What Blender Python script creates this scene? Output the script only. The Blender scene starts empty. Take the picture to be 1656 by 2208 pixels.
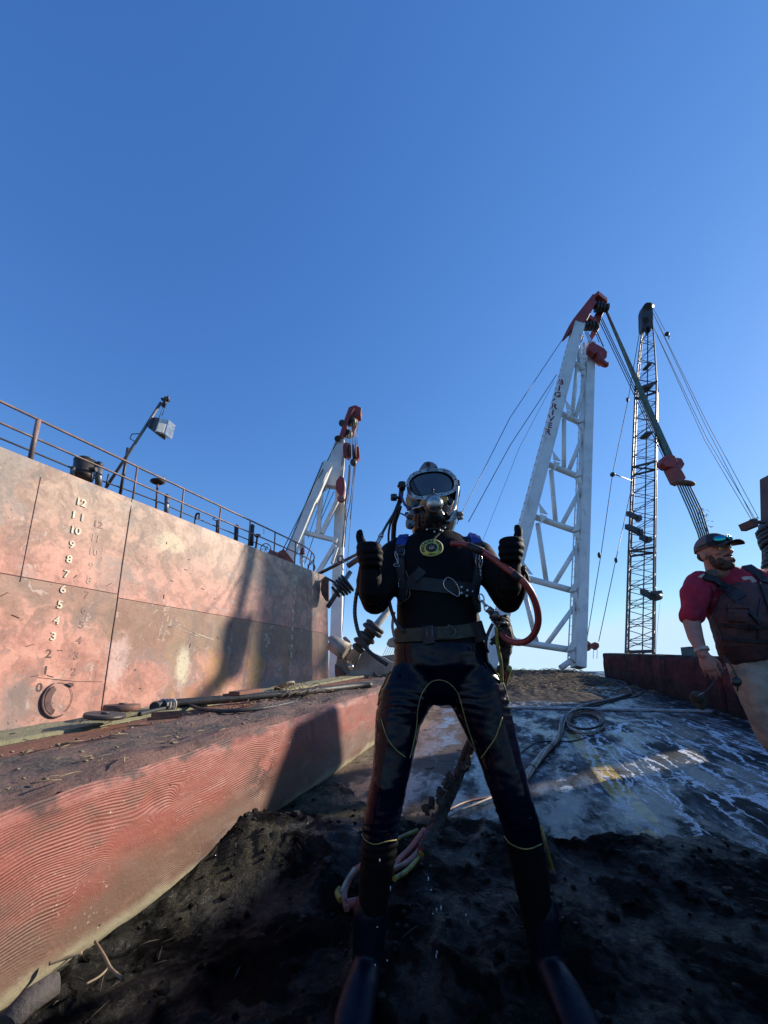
import bpy, bmesh, math, random
from mathutils import Vector, Matrix, noise
from mathutils.bvhtree import BVHTree
R = math.radians
S = bpy.context.scene
COL = S.collection
random.seed(7)

# ------------------------------------------------------------------ camera, sky, sun, exposure
CAMH = 1.04
PITCH = R(12.7)
cam_d = bpy.data.cameras.new('camera')
cam = bpy.data.objects.new('camera', cam_d); COL.objects.link(cam); S.camera = cam
cam.location = (0, 0, CAMH); cam.rotation_euler = (R(90) + PITCH, 0, 0)
cam_d.sensor_fit = 'VERTICAL'; cam_d.sensor_height = 24; cam_d.lens = 9.565; cam_d.shift_y = 0.0707
cam_d.clip_start = 0.05; cam_d.clip_end = 9000
SUN_AZ, SUN_EL = 66.5, 25.0
wd = bpy.data.worlds.new("World"); S.world = wd; wd.use_nodes = True
wn = wd.node_tree
sky = wn.nodes.new('ShaderNodeTexSky'); sky.sky_type = 'NISHITA'; sky.sun_disc = False
sky.sun_elevation = R(SUN_EL); sky.sun_rotation = R(SUN_AZ)
sky.air_density = 1.0; sky.dust_density = 0.1; sky.ozone_density = 5.0; sky.altitude = 0
EXPO = 0.48
sc_ = wn.nodes.new('ShaderNodeSeparateColor'); cc_ = wn.nodes.new('ShaderNodeCombineColor')
wn.links.new(sky.outputs[0], sc_.inputs[0])
for i_, (g_, p_) in enumerate(((1.06, 1.10), (.97, .87), (1.12, .66))):   # how the camera renders the blue of this sky
    m1 = wn.nodes.new('ShaderNodeMath'); m1.operation = 'MULTIPLY'; m1.inputs[1].default_value = .15; wn.links.new(sc_.outputs[i_], m1.inputs[0])
    m2 = wn.nodes.new('ShaderNodeMath'); m2.operation = 'POWER'; m2.inputs[1].default_value = p_; wn.links.new(m1.outputs[0], m2.inputs[0])
    m3 = wn.nodes.new('ShaderNodeMath'); m3.operation = 'MULTIPLY'; m3.inputs[1].default_value = g_ / .12 / 2 ** EXPO; wn.links.new(m2.outputs[0], m3.inputs[0])
    m4 = wn.nodes.new('ShaderNodeMath'); m4.operation = 'MINIMUM'; m4.inputs[1].default_value = (.62, .86, 1.12)[i_] / .12 / 2 ** EXPO; wn.links.new(m3.outputs[0], m4.inputs[0])
    wn.links.new(m4.outputs[0], cc_.inputs[i_])
wn.links.new(cc_.outputs[0], wn.nodes['Background'].inputs[0])
wn.nodes['Background'].inputs[1].default_value = 0.12
sl = bpy.data.lights.new('sun', 'SUN'); sl.energy = 5.0; sl.angle = R(0.8); sl.color = (1.0, 0.90, 0.76)
so = bpy.data.objects.new('sun', sl); COL.objects.link(so)
SUNV = Vector((math.sin(R(SUN_AZ)) * math.cos(R(SUN_EL)), math.cos(R(SUN_AZ)) * math.cos(R(SUN_EL)), math.sin(R(SUN_EL))))
so.rotation_euler = SUNV.to_track_quat('Z', 'Y').to_euler(); so.location = (30, 14, 20)
S.view_settings.view_transform = 'Standard'; S.view_settings.look = 'None'
S.view_settings.exposure = EXPO; S.view_settings.gamma = 1.0
S.render.engine = 'CYCLES'

# ------------------------------------------------------------------ measuring helpers
CP, SP = math.cos(PITCH), math.sin(PITCH)
def ray(px, py):
    X = (px - 828) / 880.0; U = (1260 - py) / 880.0
    return Vector((X, CP - U * SP, SP + U * CP))
def W(px, py, Y):
    d = ray(px, py); t = Y / d.y
    return Vector((d.x * t, Y, CAMH + d.z * t))
def mpp(px, py, Y):
    return (Y / ray(px, py).y) / 880.0
DA = Vector((.2874, .9578, 0)); DR = Vector((.9578, -.2874, 0))
def D(s, l, h=0.0):                       # point on the sloping work deck
    p = DA * s + DR * l; p.z = -.099 + .0613 * s + h
    return p
def dhit(px, py, h=0.0):                  # where a line of sight meets that deck (s, l)
    d = ray(px, py); ds = d.dot(DA); dl = d.dot(DR)
    t = (CAMH + .099 - h) / (.0613 * ds - d.z)
    return ds * t, dl * t
def DP(px, py, h=0.0):
    s, l = dhit(px, py, h); return D(s, l, h)
HD = Vector((.4202, .9074, 0)); HN = Vector((-.9074, .4202, 0)); HA = Vector((-6.4, 8.0, CAMH))
def H(u, inb=0.0, z=0.0):                 # ship side: u along, inb inboard, z above eye level
    return HA + HD * u + HN * inb + Vector((0, 0, z))
def hu(px, py, inb=0.0):
    d = ray(px, py); n = HN; A = HA + HN * inb - Vector((0, 0, CAMH))
    t = A.dot(n) / d.dot(n); p = d * t
    return (p - A).dot(HD), p.z

# ------------------------------------------------------------------ materials
class NT:
    def __init__(s, name):
        s.m = bpy.data.materials.new(name); s.m.use_nodes = True; s.t = s.m.node_tree
        s.b = s.t.nodes['Principled BSDF']; s.tc = s.t.nodes.new('ShaderNodeTexCoord')
    def n(s, ty, **k):
        x = s.t.nodes.new(ty)
        for a, b in k.items(): setattr(x, a, b)
        return x
    def set(s, sock, v):
        if v is None: return
        if hasattr(v, 'is_output') or isinstance(v, bpy.types.NodeSocket): s.t.links.new(v, sock)
        elif sock.type == 'RGBA' and isinstance(v, (int, float)): sock.default_value = (v, v, v, 1)
        elif isinstance(v, (tuple, list)) and len(v) == 3 and sock.type == 'RGBA': sock.default_value = (*v, 1)
        else: sock.default_value = v
    def obj(s): return s.tc.outputs['Object']
    def map(s, v, sc=(1, 1, 1), loc=(0, 0, 0), rot=(0, 0, 0)):
        x = s.n('ShaderNodeMapping'); s.set(x.inputs[0], v); x.inputs['Scale'].default_value = sc
        x.inputs['Location'].default_value = loc; x.inputs['Rotation'].default_value = rot
        return x.outputs[0]
    def noise(s, v, sc=5, det=4, ro=.55, dist=0, col=False):
        x = s.n('ShaderNodeTexNoise'); s.set(x.inputs['Vector'], v); x.inputs['Scale'].default_value = sc
        x.inputs['Detail'].default_value = det; x.inputs['Roughness'].default_value = ro; x.inputs['Distortion'].default_value = dist
        return x.outputs['Color' if col else 'Fac']
    def voro(s, v, sc=5, feat='F1', rnd=1):
        x = s.n('ShaderNodeTexVoronoi', feature=feat); s.set(x.inputs['Vector'], v); x.inputs['Scale'].default_value = sc
        x.inputs['Randomness'].default_value = rnd
        return x.outputs['Distance']
    def math(s, op, a, b=None, c=None, clamp=False):
        x = s.n('ShaderNodeMath', operation=op); x.use_clamp = clamp
        s.set(x.inputs[0], a); s.set(x.inputs[1], b); s.set(x.inputs[2], c)
        return x.outputs[0]
    def vadd(s, a, b, op='ADD'):
        x = s.n('ShaderNodeVectorMath', operation=op); s.set(x.inputs[0], a); s.set(x.inputs[1], b); return x.outputs[0]
    def vscale(s, a, k):
        x = s.n('ShaderNodeVectorMath', operation='SCALE'); s.set(x.inputs[0], a); x.inputs['Scale'].default_value = k; return x.outputs[0]
    def xyz(s, v):
        x = s.n('ShaderNodeSeparateXYZ'); s.set(x.inputs[0], v); return x.outputs
    def comb(s, a, b, c):
        x = s.n('ShaderNodeCombineXYZ'); s.set(x.inputs[0], a); s.set(x.inputs[1], b); s.set(x.inputs[2], c); return x.outputs[0]
    def ramp(s, f, st, interp='LINEAR'):
        x = s.n('ShaderNodeValToRGB'); s.set(x.inputs[0], f); e = x.color_ramp.elements; x.color_ramp.interpolation = interp
        while len(e) < len(st): e.new(.5)
        for i, (p, c) in enumerate(st):
            e[i].position = p; e[i].color = (*c, 1) if isinstance(c, tuple) else (c, c, c, 1)
        return x.outputs[0]
    def sm(s, f, a, b):                   # smooth step 0..1
        x = s.n('ShaderNodeMapRange', interpolation_type='SMOOTHSTEP'); s.set(x.inputs[0], f)
        x.inputs[1].default_value = a; x.inputs[2].default_value = b; return x.outputs[0]
    def mix(s, f, a, b, mode='MIX'):
        x = s.n('ShaderNodeMix', data_type='RGBA', blend_type=mode); s.set(x.inputs[0], f); s.set(x.inputs[6], a); s.set(x.inputs[7], b)
        return x.outputs[2]
    def bump(s, h, st=.5, d=.02, nrm=None):
        x = s.n('ShaderNodeBump'); s.set(x.inputs['Height'], h); x.inputs['Strength'].default_value = st; x.inputs['Distance'].default_value = d
        s.set(x.inputs['Normal'], nrm); return x.outputs[0]
    def out(s, col=None, rough=None, metal=None, nrm=None, spec=None, coat=None):
        s.set(s.b.inputs['Base Color'], col); s.set(s.b.inputs['Roughness'], rough); s.set(s.b.inputs['Metallic'], metal)
        s.set(s.b.inputs['Normal'], nrm); s.set(s.b.inputs['Specular IOR Level'], spec); s.set(s.b.inputs['Coat Weight'], coat)
        return s.m
def worn(name, c1, c2, sc=4, rough=.5, metal=0, bump=.2, bd=.01, spec=.5, lo=.35, hi=.65, coat=None, bsc=4, rvar=.15):
    t = NT(name); o = t.obj()
    a = t.noise(o, sc, 6, .6); b = t.noise(o, sc * bsc, 5, .6)
    f = t.sm(a, lo, hi)
    c = t.mix(f, c1, c2)
    r = t.math('MULTIPLY_ADD', b, rvar * 2, rough - rvar)
    return t.out(c, r, metal, t.bump(b, bump, bd), spec, coat)
M = {}
M['white_paint'] = worn('white_paint', (.74, .74, .70), (.56, .57, .54), 1.3, .42, 0, .1, .01, lo=.4, hi=.75)
def rusty_white():
    t = NT('weathered_white_paint'); o = t.obj(); a = t.noise(o, 1.3, 6, .6); b = t.noise(o, 6, 6, .7); st = t.noise(t.map(o, (5, 5, .35)), 1, 6, .7)
    c = t.mix(t.sm(a, .4, .75), (.74, .74, .70), (.58, .59, .56)); c = t.mix(t.math('MULTIPLY', t.sm(st, .60, .70), .55), c, (.33, .20, .12)); c = t.mix(t.math('MULTIPLY', t.sm(b, .62, .70), .5), c, (.30, .27, .25))
    return t.out(c, .45, 0, t.bump(b, .15, .01), .5)
M['white_paint'] = rusty_white(); M['pale_bar'] = worn('pale_bar', (.42, .42, .41), (.25, .25, .25), 6, .5, 0, .2)
M['red_paint'] = worn('red_paint', (.34, .035, .03), (.20, .03, .025), 1.5, .5, 0, .2)
M['brick_red'] = worn('brick_red', (.42, .085, .045), (.22, .05, .035), 3, .5, 0, .2)
M['letter_red'] = worn('letter_red', (.22, .02, .025), (.15, .02, .02), 6, .5, 0, .1)
M['wire'] = worn('wire', (.03, .035, .045), (.05, .05, .05), 6, .5, .3, .2)
M['green_rope'] = worn('green_rope', (.10, .17, .15), (.06, .10, .08), 4, .7, 0, .4)
M['dark_steel'] = worn('dark_steel', (.035, .035, .04), (.07, .055, .045), 3, .5, .3, .3)
M['lattice'] = worn('lattice', (.035, .035, .045), (.09, .07, .06), .6, .5, .2, .1)
M['bright_steel'] = worn('bright_steel', (.50, .50, .48), (.34, .33, .32), 8, .25, .9, .08, .002)
M['worn_metal'] = worn('worn_metal', (.42, .43, .43), (.20, .20, .20), 30, .36, .8, .15, .001)
M['grey_metal'] = worn('grey_metal', (.20, .20, .21), (.12, .115, .11), 5, .45, .5, .2)
M['rust'] = worn('rust', (.20, .085, .05), (.10, .05, .04), 5, .75, 0, .5)
M['rail_pink'] = worn('rail_pink', (.27, .17, .15), (.13, .095, .09), 5, .55, 0, .3)
M['rubber'] = worn('rubber', (.018, .019, .021), (.035, .033, .03), 10, .55, 0, .3)
M['grey_beige'] = worn('grey_beige', (.34, .31, .27), (.22, .18, .14), 2.5, .6, 0, .4, .02)
M['knob'] = worn('knob', (.012, .012, .014), (.02, .02, .02), 20, .35, 0, .1, .002)
M['shell_black'] = worn('shell_black', (.010, .011, .013), (.018, .018, .018), 14, .22, 0, .05, .002)
M['shell_yellow'] = worn('shell_yellow', (.55, .30, .03), (.42, .20, .02), 14, .3, 0, .05, .002)
M['hose_blue'] = worn('hose_blue', (.02, .04, .22), (.015, .03, .12), 20, .35, 0, .1, .002)
M['strap_blue'] = worn('strap_blue', (.008, .045, .28), (.006, .03, .18), 40, .6, 0, .4, .002)
M['strap_black'] = worn('strap_black', (.008, .009, .011), (.018, .018, .019), 40, .65, 0, .5, .002)
M['strap_olive'] = worn('strap_olive', (.055, .048, .028), (.03, .027, .018), 30, .75, 0, .5, .002)
M['rubber_pad'] = worn('rubber_pad', (.012, .013, .015), (.02, .02, .02), 30, .5, 0, .3, .001)
M['hose_red'] = worn('hose_red', (.30, .05, .04), (.18, .035, .03), 12, .4, 0, .2, .003)
M['hose_yellow'] = worn('hose_yellow', (.30, .26, .04), (.08, .07, .03), 14, .5, 0, .3, .003)
M['hose_pink'] = worn('hose_pink', (.28, .10, .08), (.09, .05, .04), 12, .45, 0, .3, .003)
M['hose_tan'] = worn('hose_tan', (.40, .33, .25), (.20, .15, .11), 12, .5, 0, .3, .003)
M['mud_crust'] = worn('mud_crust', (.018, .015, .012), (.05, .04, .03), 18, .6, 0, 1, .02)
M['piping'] = worn('piping', (.30, .25, .06), (.16, .13, .05), 14, .6, 0, .2, .002)
M['emblem_yellow'] = worn('emblem_yellow', (.72, .68, .08), (.52, .50, .09), 40, .6, 0, .2, .001)
M['emblem_pale'] = worn('emblem_pale', (.68, .68, .38), (.52, .52, .3), 40, .6, 0, .2, .001)
M['emblem_black'] = worn('emblem_black', (.01, .012, .012), (.02, .02, .02), 40, .5, 0, .2, .001)
M['boot_blue'] = worn('boot_blue', (.0012, .0025, .010), (.003, .005, .012), 14, .42, 0, .5, .004, spec=.22)
M['skin'] = worn('skin', (.40, .20, .145), (.32, .14, .10), 18, .5, 0, .15, .002)
M['beard'] = worn('beard', (.035, .022, .015), (.09, .06, .04), 60, .8, 0, 1, .004)
M['shirt'] = worn('shirt', (.38, .012, .045), (.24, .010, .032), 8, .85, 0, .5, .012, bsc=2)
M['vest'] = worn('vest', (.085, .030, .028), (.045, .022, .022), 9, .75, 0, .5, .008)
M['trousers'] = worn('trousers', (.36, .30, .23), (.20, .16, .12), 7, .85, 0, .6, .014, bsc=2)
M['cap_dark'] = worn('cap_dark', (.02, .022, .028), (.03, .03, .035), 30, .8, 0, .3, .001)
M['cap_grey'] = worn('cap_grey', (.14, .12, .12), (.10, .09, .09), 60, .8, 0, .5, .001)
M['lens_blue'] = worn('lens_blue', (.01, .10, .75), (.02, .55, .30), 12, .08, .7, 0, .001)
M['band'] = worn('band', (.5, .42, .36), (.35, .3, .25), 20, .6, 0, .1, .001)
M['twig'] = worn('twig', (.30, .22, .13), (.14, .10, .06), 12, .8, 0, .5, .003)
M['twig_dark'] = worn('twig_dark', (.10, .08, .055), (.04, .032, .025), 12, .7, 0, .5, .003)
M['stub_wood'] = worn('stub_wood', (.15, .125, .11), (.06, .05, .045), 9, .8, 0, .8, .01)
M['wire_grey'] = worn('wire_grey', (.10, .11, .13), (.08, .08, .09), 6, .8, 0, .1)
M['draft_faint'] = worn('draft_faint', (.30, .17, .13), (.24, .13, .10), 5, .6, 0, .2)
M['lamp_glass'] = worn('lamp_glass', (.75, .74, .66), (.6, .6, .55), 12, .15, 0, .1, .002)
M['pile_steel'] = worn('pile_steel', (.075, .035, .028), (.12, .06, .045), 3, .6, .1, .4, .01)
M['draft_white'] = worn('draft_white', (.74, .70, .50), (.56, .46, .34), 5, .5, 0, .2)
M['draft_ghost'] = worn('draft_ghost', (.50, .34, .25), (.42, .26, .20), 5, .6, 0, .2)
M['draft_dark'] = worn('draft_dark', (.07, .035, .03), (.14, .07, .06), 5, .6, 0, .2)
t = NT('visor_glass'); o = t.obj()
t.out(t.mix(t.sm(t.noise(o, 9, 3), .4, .7), (.008, .012, .018), (.03, .042, .07)), .16, 0, None, 1.0); M['glass'] = t.m  # bluish patches paint a reflected sky into the dark glass colour
t = NT('water'); o = t.obj()
t.out((.02, .045, .06), .08, 0, t.bump(t.noise(o, .8, 6, .6), .5, .2), .5); M['water'] = t.m

def wetsuit():
    t = NT('wetsuit'); o = t.obj()
    a = t.noise(o, 3, 4); c = t.noise(t.map(o, (9, 9, 1.6)), 1, 3, .5); f = t.noise(t.map(o, (26, 26, 5)), 1, 4, .6)
    col = t.mix(a, (.0012, .002, .0065), (.0022, .0038, .013))
    return t.out(col, t.ramp(c, [(.35, .07), (.65, .19)]), 0, t.bump(t.math('MULTIPLY_ADD', f, .45, c), .34, .015), .15)
M['wetsuit'] = wetsuit()
t = NT('neoprene_matte'); o = t.obj()
t.out(t.mix(t.noise(o, 8), (.0025, .003, .0045), (.006, .0065, .0075)), .62, 0, t.bump(t.noise(o, 60, 4), .3, .002), .09); M['neoprene'] = t.m

def hull_mat():
    t = NT('weathered_red_hull'); o = t.obj(); x, y, z = t.xyz(o)
    warp = t.vadd(o, t.vscale(t.vadd(t.noise(o, .9, 4, .6, 0, True), (-.5, -.5, -.5)), 1.6))
    big = t.noise(warp, .55, 6, .62); mid = t.noise(warp, 1.9, 7, .65); fine = t.noise(o, 14, 8, .7)
    streak = t.noise(t.map(warp, (3.2, 3.2, .28)), 1, 6, .62); thin = t.noise(t.map(o, (22, 22, .7)), 1, 4, .6)
    pink = t.mix(t.sm(mid, .38, .62), (.66, .33, .245), (.43, .19, .14))
    tan = t.mix(t.sm(mid, .38, .62), (.54, .40, .29), (.32, .225, .17))
    grey = (.25, .235, .21)
    up = t.math('ADD', z, t.math('MULTIPLY', t.math('SUBTRACT', mid, .5), 3.2))
    f1 = t.math('MULTIPLY', t.sm(up, 1.6, 3.6), .8)
    c = t.mix(f1, pink, tan)
    c = t.mix(t.math('MULTIPLY', t.sm(big, .50, .62), .65), c, grey)
    # band under the long seam on the seaward plates
    band = t.math('MULTIPLY', t.sm(z, 0.1, 1.0), t.math('LESS_THAN', z, 1.70))
    band = t.math('MULTIPLY', band, t.sm(t.math('ADD', x, t.math('MULTIPLY', big, 1.0)), .9, 1.8))
    c = t.mix(t.math('MULTIPLY', band, .72), c, t.mix(t.sm(streak, .35, .65), (.19, .115, .075), (.25, .185, .115)))
    band2 = t.math('MULTIPLY', t.sm(up, .6, 1.5), t.math('LESS_THAN', z, 1.79))
    c = t.mix(t.math('MULTIPLY', band2, t.math('MULTIPLY', t.sm(x, 1.2, .9), .6)), c, (.26, .18, .125))
    # rust run-off and chalk
    rr = t.math('MULTIPLY', t.sm(streak, .50, .64), t.sm(x, 1.4, 4.0))
    rr = t.math('MULTIPLY', rr, t.sm(z, 1.6, .2))
    c = t.mix(t.math('MULTIPLY', rr, .85), c, (.44, .235, .07))
    rr2 = t.math('MULTIPLY', t.sm(thin, .58, .72), t.sm(mid, .48, .62))
    c = t.mix(t.math('MULTIPLY', rr2, .5), c, (.17, .085, .05))
    ch = t.math('MULTIPLY', t.sm(streak, .55, .36), t.sm(mid, .56, .68))
    c = t.mix(t.math('MULTIPLY', ch, .75), c, (.60, .52, .42))
    for (cx, cz, rx, rz, cc, k) in ((2.95, .15, .22, .62, (.68, .60, .42), .85), (1.25, .35, .28, .6, (.66, .46, .40), .7), (2.2, 3.35, .45, .3, (.66, .55, .36), .7), (5.6, .1, .35, .8, (.50, .30, .09), .6), (4.2, .05, .5, .7, (.50, .27, .08), .55)):
        d = t.math('SQRT', t.math('ADD', t.math('POWER', t.math('DIVIDE', t.math('SUBTRACT', x, cx), rx), 2), t.math('POWER', t.math('DIVIDE', t.math('SUBTRACT', z, cz), rz), 2)))
        d = t.math('ADD', d, t.math('MULTIPLY', t.math('SUBTRACT', mid, .5), 2.2))
        c = t.mix(t.math('MULTIPLY', t.sm(d, 1.15, .45), k), c, cc)
    spots = t.sm(t.voro(warp, 5.5), .12, .05)
    c = t.mix(t.math('MULTIPLY', spots, t.sm(big, .45, .55)), c, (.10, .05, .035))
    c = t.mix(t.math('MULTIPLY', t.sm(fine, .45, .75), .35), c, (.20, .11, .08))
    c = t.mix(t.math('MULTIPLY', t.sm(t.noise(t.map(warp, (2.2, 2.2, .55), (7, 3, 1)), 1, 7, .68), .52, .62), .5), c, (.20, .15, .125))
    c = t.mix(t.math('MULTIPLY', t.sm(t.noise(t.map(warp, (5, 5, 1.2), (2, 9, 4)), 1, 7, .7), .60, .68), .6), c, (.68, .50, .42))
    c = t.mix(t.math('MULTIPLY', t.sm(t.noise(t.map(o, (2.6, 2.6, 16)), 1, 6, .75), .66, .72), .5), c, (.62, .55, .45))
    h = t.math('ADD', t.math('MULTIPLY', fine, .5), t.math('MULTIPLY', mid, .5))
    dents = t.noise(t.map(o, (1.4, 1.4, .35)), 1, 2, .4)
    return t.out(c, t.math('MULTIPLY_ADD', fine, .3, .42), 0, t.bump(t.math('MULTIPLY_ADD', dents, 2.5, h), .4, .022), .35)
M['hull'] = hull_mat()

def timber_mat(name, red, brown, pale, hz=.66, knots=True, amp=1.0, speck=(.52, .40, .27)):
    """front face of a timber: x along, z up from its foot"""
    t = NT(name); o = t.obj(); x, y, z = t.xyz(o)
    w = t.noise(t.map(o, (1.1, 1.1, 2.0)), 1, 2, .5)
    w2 = t.noise(t.map(o, (5, 5, 9)), 1, 2, .5)
    v = t.math('MULTIPLY_ADD', w, .20 * amp, z); v = t.math('MULTIPLY_ADD', w2, .016, v); v = t.math('MULTIPLY_ADD', x, .012, v)
    if knots:
        for (kx, kz, r, a) in ((1.62, .31, .10, .21), (1.46, .25, .075, -.13), (2.15, .25, .075, .14), (2.0, .12, .08, .13), (1.85, .46, .05, .05), (3.2, .36, .10, .06), (4.1, .33, .12, .07), (1.0, .35, .14, .05)):
            d2 = t.math('ADD', t.math('POWER', t.math('SUBTRACT', x, kx), 2), t.math('MULTIPLY', t.math('POWER', t.math('SUBTRACT', z, kz), 2), 1.6))
            g = t.math('EXPONENT', t.math('MULTIPLY', d2, -1 / (r * r)))
            v = t.math('MULTIPLY_ADD', g, a, v)
    s = t.math('SINE', t.math('MULTIPLY', v, 640))
    fine = t.noise(t.map(o, (3, 3, 60)), 1, 4, .6); spk = t.noise(o, 46, 4, .7); patch = t.noise(o, 2.4, 6, .6)
    wear = t.noise(t.map(o, (3, 3, 5)), 1, 8, .72)
    hh = t.math('ADD', z, t.math('MULTIPLY', t.math('SUBTRACT', patch, .5), .45))
    c = t.mix(t.sm(hh, hz * .62, hz * .28), red, brown)
    c = t.mix(t.sm(t.math('MULTIPLY_ADD', patch, -.14, z), .05, -.04), c, pale)
    c = t.mix(t.math('MULTIPLY', t.sm(wear, .50, .66), .65), c, brown)
    c = t.mix(t.math('MULTIPLY', t.sm(wear, .46, .32), .35), c, (.44, .23, .175) if knots else (.17, .05, .045))
    if not knots:
        vs_ = t.noise(t.map(o, (3.2, 1, .5)), 1, 5, .7); c = t.mix(t.math('MULTIPLY', t.sm(vs_, .50, .62), .8), c, (.022, .012, .012))
    gm = t.math('MULTIPLY', t.sm(t.noise(t.map(o, (1.1, 1, 2.2)), 1, 5, .65), .62, .44), t.sm(t.noise(t.map(o, (2.2, 2, 16)), 1, 5, .7), .30, .62))
    c = t.mix(t.math('MULTIPLY', t.math('MULTIPLY', t.sm(s, .0, -.9), gm), .5), c, t.mix(.5, c, (.03, .015, .012)))
    c = t.mix(t.math('MULTIPLY', t.sm(spk, .62, .70), t.sm(patch, .46, .62)), c, speck)
    c = t.mix(t.math('MULTIPLY', t.sm(t.math('MULTIPLY_ADD', t.math('SUBTRACT', wear, .5), .45, z), hz - .07, hz + .0), .8), c, (.035, .025, .022))
    chk = t.math('MULTIPLY', t.sm(t.noise(t.map(o, (1.6, 1, 34), (4, 0, 2)), 1, 4, .6), .69, .73), t.sm(patch, .45, .55))
    c = t.mix(t.math('MULTIPLY', chk, .85), c, (.035, .02, .015))
    d2 = t.math('ADD', t.math('POWER', t.math('SUBTRACT', x, 2.55), 2), t.math('MULTIPLY', t.math('POWER', t.math('SUBTRACT', z, .36), 2), 2.2))
    kb = t.math('MULTIPLY', t.sm(t.math('MULTIPLY_ADD', wear, .30, d2), .22, .14), t.sm(wear, .44, .52))
    c = t.mix(t.math('MULTIPLY', kb, .9), c, (.018, .013, .011))
    hole = t.sm(t.voro(t.map(o, (1, 1, 1.3)), 7), .075, .04)
    c = t.mix(t.math('MULTIPLY', hole, t.sm(patch, .5, .6)), c, (.02, .012, .01))
    h = t.math('ADD', t.math('MULTIPLY', t.math('MULTIPLY', s, gm), .5), t.math('MULTIPLY', spk, .9))
    h = t.math('SUBTRACT', h, t.math('ADD', t.math('MULTIPLY', hole, 2), t.math('MULTIPLY', chk, 2)))
    h = t.math('MULTIPLY_ADD', wear, 1.6, h)
    return t.out(c, t.math('MULTIPLY_ADD', wear, .5, .32 if knots else .55), 0, t.bump(h, .8, .0038 if knots else .012), .4 if knots else .12)
M['timber'] = timber_mat('red_timber', (.28, .086, .062), (.165, .094, .066), (.56, .50, .34))
M['timber_far'] = timber_mat('purple_red_timber', (.13, .030, .030), (.055, .022, .022), (.03, .022, .02), .9, False, .5, (.20, .12, .09))

def top_mat():
    """upper side of the timbers: dirt over the red one, red-brown plank, green-grey plank. x along, y across"""
    t = NT('timber_top'); o = t.obj(); x, y, z = t.xyz(o); y = t.math('MULTIPLY', y, -1)
    n = t.noise(o, 3.2, 6, .65); f = t.noise(o, 38, 6, .7); g = t.noise(t.map(o, (1.5, 40, 40)), 1, 5, .6, .2)
    yy = t.math('ADD', y, t.math('MULTIPLY', t.math('SUBTRACT', n, .5), .25))
    plank = t.mix(g, (.20, .18, .10), (.31, .29, .17)); red = t.mix(g, (.27, .12, .07), (.16, .075, .05))
    dirt = t.mix(t.sm(n, .38, .62), t.mix(t.sm(f, .38, .66), (.045, .040, .036), (.13, .11, .095)), t.mix(t.sm(f, .4, .7), (.20, .125, .10), (.13, .08, .065)))
    base = t.mix(t.math('LESS_THAN', y, -1.2), red, plank)
    c = t.mix(t.sm(yy, -.78, -.66), base, dirt)
    c = t.mix(t.math('MULTIPLY', t.sm(yy, -.30, -.02), .35), c, (.30, .13, .09))
    c = t.mix(t.math('MULTIPLY', t.sm(n, .55, .7), .5), c, (.07, .06, .055))
    c = t.mix(t.sm(f, .70, .76), c, (.42, .36, .28))
    h = t.math('ADD', f, t.math('MULTIPLY', g, .7))
    return t.out(c, .7, 0, t.bump(h, .9, .02), .3)
M['timber_top'] = top_mat()

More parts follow.
